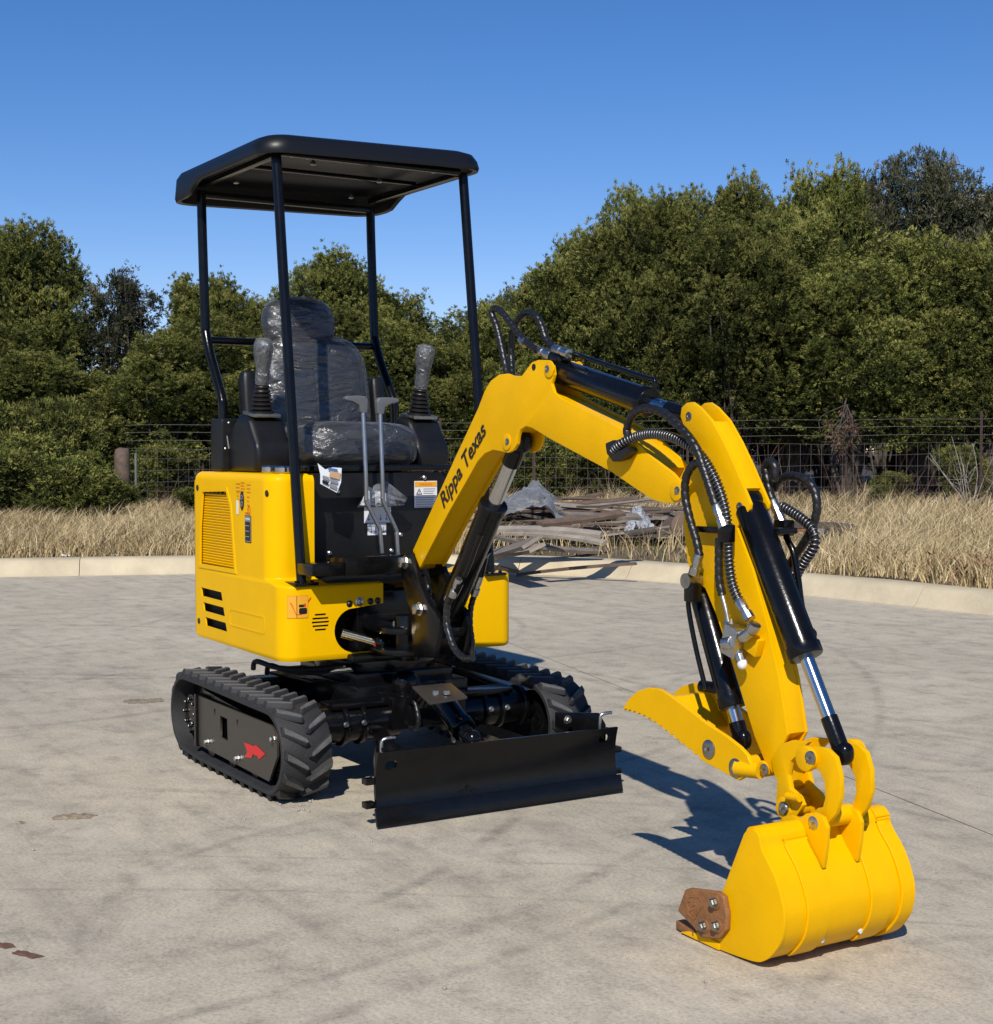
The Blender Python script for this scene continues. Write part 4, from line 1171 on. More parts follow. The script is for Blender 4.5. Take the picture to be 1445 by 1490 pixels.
# boxed unit behind the right console
b = MB(); b.box((-.50, -.375, 1.205), (.12, .13, .205)); ub = b.build('fuse_box', 'bplastic', EX, .012, 3)
for k in range(4):
    b = MB(); b.box((-.4385, -.415+.012*k+.02*(k > 1), 1.215), (.004, .004, .05), Matrix.Rotation(R(8), 3, 'X')); b.build('vent_slit', 'greyp', ub)
for y, z in ((-.41, 1.29), (-.40, 1.255), (-.425, 1.19), (-.40, 1.135), (-.365, 1.175)):
    b = MB(); b.lathe((-.441, y, z), (1, 0, 0), [(0, .005), (.003, .005), (.005, .002)], 8); b.build('screw', 'zinc', ub)
b = MB(); b.blob((-.50, -.30, 1.37), (.035, .035, .13), .4, .6, rot=Matrix.Rotation(R(-8), 3, 'Y')); b.build('armrest', 'bplastic', EX)
b = MB(); b.blob((-.50, .27, 1.36), (.03, .03, .13), .4, .6, rot=Matrix.Rotation(R(-10), 3, 'Y')); b.build('armrest', 'bplastic', EX)
# seat
SE = empty('operator_seat'); SE.parent = EX; tag(SE, label='dark seat still wrapped in clear crinkled plastic')
tl = Matrix.Rotation(R(-11), 3, 'Y')
shapes = [('cushion', (-.30, 0, 1.185), (.25, .235, .085), .45, .4, Matrix.Rotation(R(-4), 3, 'Y')),
          ('backrest', (-.515, -.01, 1.40), (.075, .215, .235), .55, .5, tl),
          ('headrest', (-.575, -.055, 1.695), (.060, .142, .100), .7, .65, tl)]
def crinkle(amp, sc):
    def fn(p):
        v = Vector((p.x*sc, p.y*sc*.55, p.z*sc*1.5+p.y*sc*.8))
        d = amp*(abs(mnoise.noise(v))*1.6+.5*mnoise.noise(v*2.7))
        return p+Vector((d, -d*.35, d*.5))
    return fn
for nm, c, s_, e1, e2, rt in shapes:
    b = MB(); b.blob(c, s_, e1, e2, 36, 24, rt); b.build(nm, 'seat', SE, sharp=70)
    b = MB(); b.blob(Vector(c)+Vector((.004, 0, .004)), [q*1.045+.007 for q in s_], e1*1.1, e2*1.1, 96, 72, rt, crinkle(.008, 8)); b.build(nm+'_wrap', 'film', SE, sharp=75)
b = MB()
for x0, x1, z0, z1 in ((-.475, -.448, 1.24, 1.55),):
    b.box((-.435, .06, 1.40), (.012, .20, .24), Matrix.Rotation(R(-11), 3, 'Y'))
b.build('back_pad', 'seat', SE, .006)
b = MB(); b.box((-.33, 0, 1.115), (.40, .38, .035)); b.build('seat_rail', 'black', SE, .004)
# travel levers
for pts, hx in ((((528, 590), (532, 680), (533, 730), (553, 770), (556, 805)), -1), (((553, 592), (556, 680), (557, 728), (577, 772), (579, 808)), 1)):
    P = [on(x, y, 0, .15) for x, y in pts]
    P[0] = on(*pts[0], 0, .12)
    b = MB(); b.tube(smooth_path([P[0], P[1], P[2].lerp(P[1], .1), P[2], P[2].lerp(P[3], .5), P[3], P[3].lerp(P[4], .15), P[4]], 5), .0082, 10); lv = b.build('travel_lever', 'lever', EX, sharp=60)
    t = P[0]
    b = MB()
    b.prism([(t.x+.012, t.y+hx*y, t.z+z) for y, z in ((-.014, -.028), (.012, -.028), (.018, .0), (.045, .012), (.072, .016), (.078, .026), (.066, .034), (.02, .036), (-.008, .034), (-.018, .02))], (-.026, 0, 0))
    b.build('lever_handle', 'grip', lv, .006, 3)
# paper pouch of manuals hung behind the levers is a thing of its own, see below

# ---------------- canopy
cz = lambda x: 2.266-.052*(lambda t: t*t*(3-2*t))(min(1, max(0, (-.60-x)/.16)))
CX0, CX1, CY = -.945, .065, .47
def ring(ins, z, r=.10, zf=None, n=12):
    L0 = rrect(CX0+ins, CX1-ins, -CY+ins, CY-ins, max(.015, r-ins*.5), n); L = []
    for i, p in enumerate(L0):                      # close points along the straight edges
        q = L0[(i+1) % len(L0)]; L.append(p)
        if i % (n+1) == n: L += [(p[0]+(q[0]-p[0])*t/14, p[1]+(q[1]-p[1])*t/14) for t in range(1, 14)]
    return [Vector((x, y, (zf(x) if zf else z)+.022*y)) for x, y in L]
b = MB()
loops = [ring(.022, 0, zf=lambda x: cz(x)), ring(.004, 0, zf=lambda x: cz(x)-.004), ring(0, 0, zf=lambda x: cz(x)+.01), ring(.006, 2.300), ring(.022, 2.325), ring(.055, 2.338), ring(.12, 2.343), ring(.30, 2.350)]
def add_loops(b, loops, cap=True, flip=False):
    n = len(loops[0]); vs = [p for l in loops for p in l]
    fs_ = [(j*n+i, j*n+(i+1) % n, (j+1)*n+(i+1) % n, (j+1)*n+i) for j in range(len(loops)-1) for i in range(n)]
    if cap: fs_.append(tuple(range((len(loops)-1)*n, len(loops)*n)))
    b.add(vs, fs_)
inner = [ring(.022, 0, zf=lambda x: cz(x)), ring(.030, 2.295), ring(.06, 2.312), ring(.30, 2.322)]
add_loops(b, loops); add_loops(b, inner)
CAN = b.build('canopy_roof', 'canopy', EX, sharp=50)
b = MB()
for y in (-.385, .385):
    b.box((-.40, y, 2.262), (.76, .028, .022))
b.box((.0, 0, 2.266), (.026, .75, .026)); b.box((-.36, 0, 2.275), (.022, .75, .016)); b.box((-.78, 0, 2.225), (.026, .75, .026))
b.build('roof_frame', 'black', CAN, .004)
for x, y in ((.0, -.33), (.0, -.27), (-.10, -.20), (-.30, .18), (-.62, -.30), (-.70, .25), (.0, .26), (-.3, -.25)):
    b = MB(); b.lathe((x, y, 2.252), (0, 0, 1), [(0, .006), (.003, .012), (.008, .012), (.02, .006)], 8); b.build('roof_bolt', 'zinc', CAN)
def post(P, name='canopy_post', r=.0185):
    b = MB(); b.tube(P, r, 14); return b.build(name, 'black', EX, sharp=60)
for s_ in (-1, 1):
    y = .393*s_
    post([(-.002, y, 2.262), (.203, y, .705)])
    yr = .385*s_
    post(smooth_path([(-.785, yr, 2.24), (-.78, yr, 2.10), (-.755, yr, 1.72), (-.745, yr, 1.66), (-.70, yr, 1.57), (-.615, yr, 1.45), (-.575, yr, 1.39), (-.565, yr, 1.34), (-.562, yr, 1.10)], 5), r=.019)
    b = MB(); b.box((.20, y, .712), (.10, .09, .010)); b.cyl((.225, y+.03, .717), (.225, y+.03, .724), .008, n=6); b.cyl((.225, y-.03, .717), (.225, y-.03, .724), .008, n=6); b.build('post_foot', 'black', EX, .002)
b = MB(); b.tube([(-.75, -.385, 1.632), (-.75, .385, 1.632)], .0155, 12); b.build('rear_crossbar', 'black', EX)

# ---------------- front beam, swing bracket, boom foot
b = MB()
b.py([(.20, .745), (.33, .745), (.33, .79), (.20, .785)], -.41, -.285)
b.py([(.20, .745), (.34, .742), (.34, .808), (.20, .80)], -.285, .04)
b.build('front_beam', 'black', EX, .005)
def pin(px, py, y, r, name='pin', m='galv', parent=EX, length=.014, dirn=-1, head=True):
    c = on(px, py, 1, y)
    b = MB()
    pr = [(0, r), (length*.7, r), (length, r*.8), (length*1.02, r*.15)] if head else [(0, r), (length, r)]
    b.lathe(c-Vector((0, dirn*.004, 0)), (0, dirn, 0), pr, 20)
    o = b.build(name, m, parent)
    b = MB(); b.lathe(c+Vector((0, dirn*length*.98, 0)), (0, dirn, 0), [(0, r*.22), (.003, r*.18)], 8); b.build('grease_dimple', 'chrome', o)
    return o
def bolt(c, d, r=.014, h=.016, m='zinc', parent=EX, name='hex_bolt'):
    b = MB(); b.lathe(c, d, [(0, r*1.25), (.003, r*1.25), (.0031, r)], 16); b.lathe(Vector(c)+Vector(d)*.003, d, [(0, r), (h, r), (h+.002, r*.8)], 6)
    return b.build(name, m, parent)
sw_px = [(583, 806), (597, 805), (602, 826), (611, 850), (623, 878), (634, 892), (640, 912), (632, 958), (602, 956), (597, 900), (583, 836)]
b = MB(); SN, SF = YC-.068, YC+.062
sp_ = S(sw_px, SN)
b.py(sp_, SN, SN+.02); b.py(sp_, SF-.02, SF)
b.py(inset([(x, z) for x, z in S([(606, 895), (625, 892), (634, 930), (628, 956), (604, 956)], SN)], .004), SN+.02, SF-.02)
b.build('swing_bracket', 'black', EX, .004)
for px, py in ((590, 818), (611, 886)):
    bolt(on(px, py, 1, SN), (0, -1, 0), .019, .020)
b = MB()
for z in (.462, .538):
    cc = []
    for t in np.linspace(-100, 100, 17): cc.append((.40+.085*math.cos(R(t)), YC+.10*math.sin(R(t))))
    b.pz(cc+[(.20, .10), (.20, -.16)], z, z+.022)
b.cyl((.40, YC, .44), (.40, YC, .60), .045); b.box((.27, 0, .50), (.14, .14, .12))
b.build('swing_post', 'black', EX, .004)
for x, y in ((.36, -.10), (.42, -.10), (.44, -.06)):
    bolt((x, y, .560), (0, 0, 1), .011, .010, 'galv')
b = MB(); b.cyl(on(497, 921, 0, .27), on(544, 934, 0, .31), .017); sr = b.build('swing_cylinder_rod', 'brass', EX)
b = MB(); b.blob(on(548, 936, 0, .31), (.018, .02, .018), 1, 1); b.build('port_plug', 'redcap', sr)
b = MB(); b.cyl((.19, -.30, .545), (.0, -.38, .55), .035); b.build('swing_cylinder', 'black', EX)
b = MB(); b.blob(on(556, 935, 0, .32), (.03, .03, .03), 1, 1); b.box(on(562, 947, 0, .33), (.05, .06, .012)); b.build('rod_eye', 'black', EX)
# sprung hoses bunched behind the boom foot
b = MB()
for k in range(5):
    x = 612+k*7.5
    P = [on(x-3, 838, 1, .05), on(x+1, 846, 1, .03), on(x+4, 856, 1, .02), on(x+5, 870, 1, .03)]
    b.tube(smooth_path(P, 6), .010, 10, rf=lambda i, g: .010+.0018*math.sin(i*2.1), step=.006)
b.build('hose_bundle', 'hose', EX, sharp=80)

# ---------------- boom
up = [(600.6, 801), (648, 697), (696, 593), (705, 569), (714, 554), (726, 545), (738, 543.5), (750, 548), (759, 547), (774, 527), (783, 523.6), (796, 524), (804, 532), (806, 545), (802, 558), (806, 571), (817, 580), (842, 593), (892, 618), (915, 632), (950, 667), (978, 688), (992, 704), (994.5, 716), (990, 727), (980, 732), (966, 732), (949, 727), (922, 709), (892, 688), (801, 639), (774, 622.5), (765, 620), (757, 625), (754, 634), (752.5, 646), (747, 655), (739, 659), (731, 657), (717, 654.5), (705, 660), (695, 671), (652, 747), (611, 826)]
core = [(602, 801), (648, 697), (696, 593), (705, 569), (714, 554), (726, 545), (738, 543.5), (752, 549), (775, 563), (806, 574), (842, 593), (892, 618), (915, 632), (950, 667), (962, 680), (950, 700), (922, 705), (892, 688), (801, 639), (774, 622), (763, 620), (745, 632), (722, 645), (705, 660), (695, 671), (652, 747), (611, 826)]
PN = S(up, BN); CN = inset(S(core, BN), .006)
b = MB(); b.py(PN, BN, BN+.011); b.py(PN, BF-.011, BF); b.py(CN, BN+.011, BF-.011)
foot = on(592, 818, 1, BN)
b.cyl((foot.x+.02, BN+.004, foot.z), (foot.x+.02, BF-.004, foot.z), .024)
for px, py in ((985, 714.5), (738, 643), (800, 537)):
    c = on(px, py, 1, BN)
    for y0, y1 in ((BN-.004, BN), (BF, BF+.004)):
        b.cyl((c.x, y0, c.z), (c.x, y1, c.z), .026)
BOOM = b.build('boom', 'yellow', EX, .0025, 2, 40)
for px, py in ((985, 714), (738, 643), (796, 537)): pin(px, py, BN-.004, .0145, 'boom_pin', 'galv', BOOM, .004)
c = on(777, 534, 1, BN)
b = MB(); b.lathe((c.x, BN+.0015, c.z), (0, -1, 0), [(0, .010), (.003, .010)], 14); b.build('lug_hole_shade_disc', 'dark', BOOM)  # dark disc paints the shade inside the lug's hole
# slot under the foot
c = on(636, 808, 1, YC); dirb = (Vector((*S([(696, 593)], BN)[0], 0))-Vector((*S([(600.6, 801)], BN)[0], 0))).normalized()
# lettering along the lower boom
a0 = on(646, 741, 1, BN); a1 = on(709, 628, 1, BN)
ax = (a1-a0); Ltxt = ax.length; ax.normalize()
ay = Vector((-ax.z, 0, ax.x))
me = text_mesh('Rippa Texas', .1, .22, depth=.0008, bold=.0012)
w_ = max(v.co.x for v in me.vertices)
k_ = Ltxt/w_
for v in me.vertices: v.co = a0+ax*v.co.x*k_+ay*v.co.y*k_*.95+Vector((0, -.0022-v.co.z, 0))
me.materials.clear(); me.name = 'boom_lettering'; link('boom_lettering', me, 'ink', BOOM)
# hose bracket on the boom side
b = MB(); bp_ = S([(882, 645), (893, 640), (903, 655), (913, 650), (917, 657), (906, 668), (893, 672), (884, 660)], BN-.03)
b.py(bp_, BN-.034, BN-.002); b.build('hose_bracket', 'ink', BOOM, .004)

# ---------------- arm
arm_px = [(990, 606), (991.5, 593), (999, 586), (1008, 585), (1018, 592), (1035, 611), (1052, 642), (1067, 674), (1076, 695), (1085, 716), (1092, 733), (1091, 741), (1079, 757), (1072, 768), (1095, 828), (1120, 925), (1134, 990), (1146, 1069), (1128, 1106), (1124, 1126), (1112, 1106), (1098, 1072), (1085, 1030), (1062, 955), (1041, 892), (1026, 856), (1008, 842), (1000, 815), (994, 760), (996, 700), (1012, 660), (1008, 640), (995, 621)]
A_ = S(arm_px, AN)
b = MB(); b.py(A_, AN, AN+.009); b.py(A_, AF-.009, AF)
core2 = inset(S([(1028, 612), (1035, 612), (1052, 642), (1067, 674), (1076, 695), (1082, 711), (1070, 725), (1060, 745), (1072, 770), (1095, 828), (1120, 925), (1134, 990), (1146, 1069), (1122, 1085), (1098, 1070), (1085, 1030), (1062, 955), (1041, 892), (1026, 856), (1008, 842), (1000, 815), (994, 760), (996, 700), (1012, 660), (1008, 640)], AN), .002)
b.py(core2, AN+.009, AF-.009)
ARM = b.build('dipper_arm', 'yellow', EX, .002, 2, 40)
# arm foot: curved cheek plates that carry the bucket pin
ck = [(1122, 1104), (1134, 1084), (1152, 1077), (1172, 1078), (1186, 1088), (1188, 1100), (1170, 1106), (1154, 1114), (1147, 1130), (1150, 1148), (1163, 1160), (1170, 1172), (1160, 1186), (1150, 1194), (1138, 1193), (1130, 1184), (1129, 1160), (1131, 1138), (1124, 1120)]
ck = [(1122, 1104), (1134, 1084), (1152, 1077), (1176, 1080), (1160, 1098), (1150, 1108), (1146, 1128), (1150, 1148), (1163, 1160), (1168, 1172), (1160, 1186), (1150, 1194), (1138, 1193), (1130, 1184), (1129, 1160), (1131, 1138), (1124, 1120)]
K = S(ck, AN-.006)
b = MB(); b.py(K, AN-.006, AN+.008); b.py(K, AF-.008, AF+.006)
c = on(1141, 1176, 1, AN-.006); b.cyl((c.x, AN-.01, c.z), (c.x, AF+.01, c.z), .026)
c = on(1108, 1119, 1, AN-.006); b.cyl((c.x, AN-.03, c.z), (c.x, AF+.03, c.z), .020); b.box((c.x+.03, YC, c.z+.01), (.06, .05, .035))
b.py(inset(S([(1122, 1104), (1134, 1084), (1150, 1079), (1150, 1108), (1146, 1128), (1146, 1150), (1132, 1160), (1131, 1138), (1124, 1120)], AN), .006), AN+.008, AF-.008)
b.build('arm_foot', 'yellow', ARM, .002, 2, 40)
pin(1141, 1176, AN-.010, .0165, 'bucket_pin', 'galv', ARM, .010)
pin(1111, 1120, AN-.030, .0145, 'thumb_mount_pin', 'galv', ARM, .006)
for px, py in ((1002, 606), (1076, 738)): pin(px, py, AN, .0135, 'arm_pin', 'galv', ARM, .005)
b = MB(); t = on(1160, 1160, 1, AN-.008); b.cyl((t.x-.02, AN-.02, t.z), (t.x+.022, AN-.02, t.z+.004), .010, n=12); b.build('grease_cap', 'yellow', ARM)

# ---------------- hydraulic cylinders
def hyd(name, a, b_, r, rod_r, split, eye=None, gland=True, m='black'):
    """barrel from a to the split fraction, chrome rod beyond, black rod end at b_"""
    a = Vector(a); e = Vector(b_); d = (e-a).normalized(); L = (e-a).length
    mb = MB(); Lb = L*split
    mb.lathe(a, d, [(0, r*.5), (.006, r*.9), (.014, r), (Lb-.03, r), (Lb-.029, r*1.10), (Lb-.004, r*1.10), (Lb, r*1.02), (Lb+.001, rod_r*1.15)], 28)
    mb.cyl(a-Vector((0, r*.8, 0))-d*.01, a+Vector((0, r*.8, 0))-d*.01, r*.75)
    o = mb.build(name, m, EX, sharp=40)
    mb = MB(); mb.cyl(a+d*(Lb-.01), a+d*(L-.085 if L-Lb > .12 else L-.03), rod_r, n=24); mb.build('piston_rod', 'chrome', o)
    mb = MB(); re = rod_r*1.18; q0 = L-.09 if L-Lb > .12 else L-.045
    mb.lathe(a+d*q0, d, [(0, re), (L-q0-.012, re), (L-q0, re*.9)], 20); ew = eye or r*.6
    mb.blob(e, (re*1.35, ew, re*1.35), .8, .8, 20, 14); mb.build('rod_end', m, o, sharp=60)
    return o, d
pY = lambda x, y, yy=YC: on(x, y, 1, yy)
BC, _ = hyd('boom_cylinder', pY(652, 893), pY(757, 642), .043, .025, .66, .035)
c = pY(728, 700); 
AC, _ = hyd('arm_cylinder', pY(806, 537), pY(1003, 606), .038, .019, .735, .02)
KC, _ = hyd('bucket_cylinder', pY(1090, 735), pY(1226, 1096), .040, .0175, .63, .022)
TC, _ = hyd('thumb_cylinder', pY(1021, 862, -.083), pY(1079, 1076, -.083), .0335, .0175, .79, .02)
def pipe(name, pts, y, r, m, parent=EX, n=10, sharp=60, step=None, rf=None, nn=6):
    P = [on(p[0], p[1], 1, p[2] if len(p) > 2 else y) for p in pts]
    b = MB(); b.tube(smooth_path(P, nn), r, n, rf, step); return b.build(name, m, parent, sharp=sharp)
def spiral(r): return lambda i, g: r*(1.06-.22*max(0, math.cos(g+i*.95))**4)
def ribbed(r): return lambda i, g: r*(1+.13*(1 if (i % 4) < 2 else -1))
def hose(name, pts, y, r=.0105, parent=EX): return pipe(name, pts, y, r, 'hose', parent, 12, 50, .0034, spiral(r))
def spring(name, pts, y, r=.0125, parent=EX):
    """black hose with a real steel coil wound round it"""
    P = smooth_path([on(p[0], p[1], 1, p[2] if len(p) > 2 else y) for p in pts], 8)
    b = MB(); b.tube(P, r*.80, 12, step=.01); h = b.build(name, 'hose', parent, sharp=80)
    L = [0]
    for i in range(1, len(P)): L.append(L[-1]+(P[i]-P[i-1]).length)
    turns = L[-1]/.0105; n = int(turns*12); C = []; u = None; j = 0
    for k in range(n+1):
        t = L[-1]*k/n
        while j < len(P)-2 and L[j+1] < t: j += 1
        p = P[j].lerp(P[j+1], (t-L[j])/max(1e-9, L[j+1]-L[j])); d = (P[min(j+2, len(P)-1)]-P[max(0, j-1)]).normalized()
        if u is None: u, _ = frame_from(d)
        u = (u-d*u.dot(d)).normalized(); w = d.cross(u); g = 2*math.pi*turns*k/n
        C.append(p+(u*math.cos(g)+w*math.sin(g))*r*.92)
    b = MB(); b.tube(C, .0026, 5); b.build('steel_coil', 'coil', h, sharp=80)
    return h
def ferrule(pts, y, r, parent, m='zinc', name='hose_ferrule'):
    P = [on(p[0], p[1], 1, y) for p in pts]; d = P[1]-P[0]; L = d.length
    b = MB(); b.lathe(P[0], d, [(0, r*.9), (L*.05, r), (L*.45, r), (L*.47, r*.82), (L*.62, r*.82), (L*.64, r*1.12), (L*.98, r*1.12), (L, r*.9)], 10); return b.build(name, m, parent)
# arm cylinder pipework and boom-top hoses
pipe('hydraulic_pipe', [(806, 509), (826, 512), (880, 530), (938, 549), (950, 552), (953, 556), (953, 566)], YC, .0075, 'black', AC)
pipe('pipe_clip', [(853, 522), (851, 532)], YC, .005, 'black', AC)
ferrule([(780, 509), (803, 517)], YC, .013, AC); ferrule([(806, 507), (828, 515)], YC-.02, .013, AC)
b = MB(); b.blob(pY(814, 523), (.035, .03, .028), .7, .7); b.build('port_block', 'black', AC)
hose('hydraulic_hose', [(740, 560, YC), (735, 530), (724, 480), (716, 458), (720, 449), (731, 455), (750, 480), (765, 497), (782, 510)], YC-.01)
hose('hydraulic_hose', [(746, 560, YC), (744, 525), (745, 490), (752, 468), (766, 455), (779, 459), (788, 475), (795, 495), (808, 508)], YC+.03)
ferrule([(758, 493), (765, 500)], YC-.01, .0135, AC, 'zinc')
# hoses that run over the arm
HY = AN-.035
spring('spring_guarded_hose', [(893, 655, BN-.03), (905, 645, BN-.03), (925, 636), (950, 631.5), (980, 637), (1005, 650), (1024, 668), (1042, 700), (1054, 735), (1059, 770), (1061, 815), (1066, 850), (1076, 876)], HY)
ferrule([(1076, 874), (1092, 902)], HY, .0135, ARM)
hose('hydraulic_hose', [(914, 640, BN-.02), (913, 622, BN-.02), (922, 602), (942, 594), (965, 601), (990, 622), (1012, 650), (1025, 685), (1036, 718), (1042, 737)], HY-.012, .0115)
ferrule([(1042, 735), (1054, 768)], HY-.012, .0125, ARM)
b = MB(); b.box(on(1057, 776, 1, HY-.005), (.035, .03, .045)); b.box((on(1085, 770, 1, YC).x-.06, YC-.05, on(1085, 772, 1, YC).z), (.14, .018, .016)); b.build('pipe_block', 'black', ARM, .004)
hose('hydraulic_hose', [(1026, 672), (1010, 676), (999, 693), (997, 720), (1004, 755), (1013, 785), (1018, 808)], HY-.004)
ferrule([(1018, 806), (1009, 836)], HY-.004, .0125, TC)
b = MB(); c = on(1003, 845, 1, HY); b.cyl(c+Vector((0, -.014, 0)), c+Vector((0, .03, 0)), .020); b.build('banjo_washer', 'galv', TC)
b = MB(); b.box(on(1008, 862, 1, HY+.005), (.04, .03, .05)); b.build('port_elbow', 'black', TC, .006)
pipe('hydraulic_pipe', [(1003, 866), (1002, 885), (1012, 940), (1027, 1003)], HY+.005, .0065, 'black', TC)
b = MB(); c = on(1037, 1000, 1, -.10); b.cyl(c+Vector((-.03, -.015, 0)), c+Vector((.03, .0, 0)), .016); b.build('port_elbow', 'black', TC, .003)
hose('hydraulic_hose', [(1047, 783), (1046, 815), (1047, 845), (1051, 866)], HY-.006, .0105)
pipe('thin_pipe', [(1051, 866), (1056, 885), (1060, 905)], HY-.006, .006, 'zinc', ARM)
# diverter valve on the arm
b = MB()
vy = AN-.03
b.box(on(1070, 932, 1, vy), (.05, .045, .075), Matrix.Rotation(R(14), 3, 'Y'))
b.cyl(on(1060, 903, 1, vy), on(1066, 925, 1, vy), .014, n=8); b.cyl(on(1054, 937, 1, vy-.02), on(1066, 935, 1, vy-.02), .016, n=10)
b.cyl(on(1080, 928, 1, vy-.01), on(1094, 918, 1, vy-.01), .015, n=8); b.cyl(on(1094, 919, 1, vy-.01), on(1099, 908, 1, vy-.01), .016, n=8)
b.cyl(on(1074, 948, 1, vy), on(1079, 963, 1, vy), .013, n=8); b.cyl(on(1072, 945, 1, vy), on(1075, 953, 1, vy), .018, n=6)
VL = b.build('diverter_valve', 'zinc', ARM, .0015)
b = MB(); b.blob(on(1080, 966, 1, vy), (.012, .012, .014), .9, .9); b.build('valve_knob', 'white', VL)
b = MB(); b.box(on(1092, 934, 1, AN-.012), (.075, .022, .045), Matrix.Rotation(R(20), 3, 'Y')); b.build('valve_bracket', 'yellow', VL, .002)
# bucket cylinder pipework on its far side
FY = AF+.06
pipe('hydraulic_pipe', [(1142, 772), (1146, 785), (1155, 805), (1161, 840), (1167, 885), (1176, 912), (1184, 922), (1180, 934)], FY-.02, .0085, 'black', KC)
b = MB(); b.box(on(1141, 768, 1, FY-.01), (.04, .035, .04)); b.box((on(1118, 773, 1, YC).x, YC+.045, on(1118, 773, 1, YC).z), (.05, .06, .016)); b.build('pipe_block', 'black', KC, .004)
ferrule([(1124, 728), (1138, 762)], FY-.01, .0125, KC)
hose('hydraulic_hose', [(1125, 734), (1120, 716), (1116, 695), (1114, 682), (1121, 672), (1128, 682), (1126, 700)], FY-.01, .0115)
hose('hydraulic_hose', [(1126, 712), (1133, 700), (1148, 693), (1168, 696), (1184, 712), (1189, 738), (1183, 765), (1172, 787), (1158, 808), (1148, 826), (1143, 850)], FY+.03, .011)
spring('spring_guarded_hose', [(1136, 736), (1152, 745), (1172, 759), (1185, 776), (1184, 796), (1172, 815), (1160, 835), (1155, 858), (1160, 880)], FY+.02, .0125)

# boom cylinder hoses at the swing bracket
pipe('hydraulic_pipe', [(700, 778), (693, 795), (684, 820), (676, 838)], BN-.02, .008, 'black', BC)
b = MB(); b.cyl(pY(669, 848, BN-.03), pY(660, 866, BN-.03), .014, n=10); b.build('pipe_elbow', 'black', BC)
ferrule([(668, 842), (658, 868)], BN-.035, .0125, BC)
hose('hydraulic_hose', [(658, 866), (651, 880), (650, 905), (654, 925), (662, 945), (675, 958), (688, 958)], BN-.035, .011)
ferrule([(699, 838), (690, 866)], BF+.03, .0125, BC)
b = MB(); b.cyl(pY(706, 808, BF+.03), pY(699, 838, BF+.03), .013, n=10); b.cyl(pY(709, 800, BF+.02), pY(700, 812, BF+.02), .017, n=8); b.build('pipe_elbow', 'black', BC)
hose('hydraulic_hose', [(690, 866), (685, 885), (684, 910), (687, 935), (686, 958)], BF+.03, .010)

# ---------------- link, thumb, bucket
LK = empty('bucket_link'); LK.parent = EX
lk = [(1172, 1090), (1186, 1086), (1203, 1090), (1215, 1102), (1222, 1128), (1223, 1158), (1216, 1184), (1203, 1201), (1188, 1210), (1178, 1204), (1183, 1192), (1195, 1182), (1201, 1160), (1199, 1136), (1191, 1120), (1174, 1117), (1166, 1104)]
Lp = S(lk, AN-.022)
for y in (AN-.022, AF+.008):
    b = MB(); b.py(Lp, y, y+.014); b.build('link_plate', 'yellow', LK, .002)
c = on(1178, 1103, 1, AN-.022)
b = MB(); b.cyl((c.x, AN-.040, c.z), (c.x, AN-.022, c.z), .030); b.build('link_boss', 'yellow', LK, .003)
b = MB(); b.cyl((c.x+.02, AF+.02, c.z+.004), (c.x+.02, AF+.045, c.z+.004), .032); b.build('link_boss', 'yellow', LK, .003)
pin(1178, 1103, AN-.040, .017, 'link_pin', 'galv', LK, .005)
c2 = on(1200, 1192, 1, AN); b = MB(); b.cyl((c2.x, AN-.01, c2.z+.004), (c2.x, AF+.01, c2.z+.004), .024); b.build('link_tube', 'yellow', LK)

TH = empty('hydraulic_thumb'); TH.parent = EX
tp = [(906, 1033), (910, 1024), (916, 1016), (927, 1006), (944, 1000.5), (960, 1003), (977, 1014), (1002, 1033), (1027, 1052.5), (1057, 1072), (1076, 1087), (1087, 1099), (1092, 1113), (1086, 1129), (1074, 1136), (1060, 1128), (1046, 1120)]
lo = [(1046, 1120), (1024, 1108), (996, 1086), (971, 1066), (946, 1048), (924, 1038), (906, 1033)]
edge = []
tot = smooth_path([(x, y, 0) for x, y in lo], 6)
for i, p in enumerate(tot[1:-1]):
    edge.append((p.x, p.y+(-3.4 if i % 2 else .6)) if i > 5 else (p.x, p.y))
T = S(tp+edge, -.155)
for y in (-.155, -.003):
    b = MB(); b.py(T, y, y+.012); b.build('thumb_plate', 'yellow', TH, .0012, 1)
b = MB()
b.py(S([(985, 1025), (992, 1010), (1000, 1012), (1026, 1060), (1022, 1066)], -.08), -.143, -.003); b.build('thumb_crossplate', 'yellow', TH, .002)
b = MB(); c = on(1071, 1117.5, 1, -.155)
b.cyl((c.x, -.143, c.z), (c.x, -.003, c.z), .026); b.cyl((c.x, -.150, c.z), (on(1111, 1120, 1, -.135).x-.01, -.135, c.z+.004), .021); b.build('thumb_tube', 'yellow', TH)
for px, py in ((1071, 1117.5), (1032, 1090)):
    pin(px, py, -.155, .024, 'thumb_pin', 'galv', TH, .010)

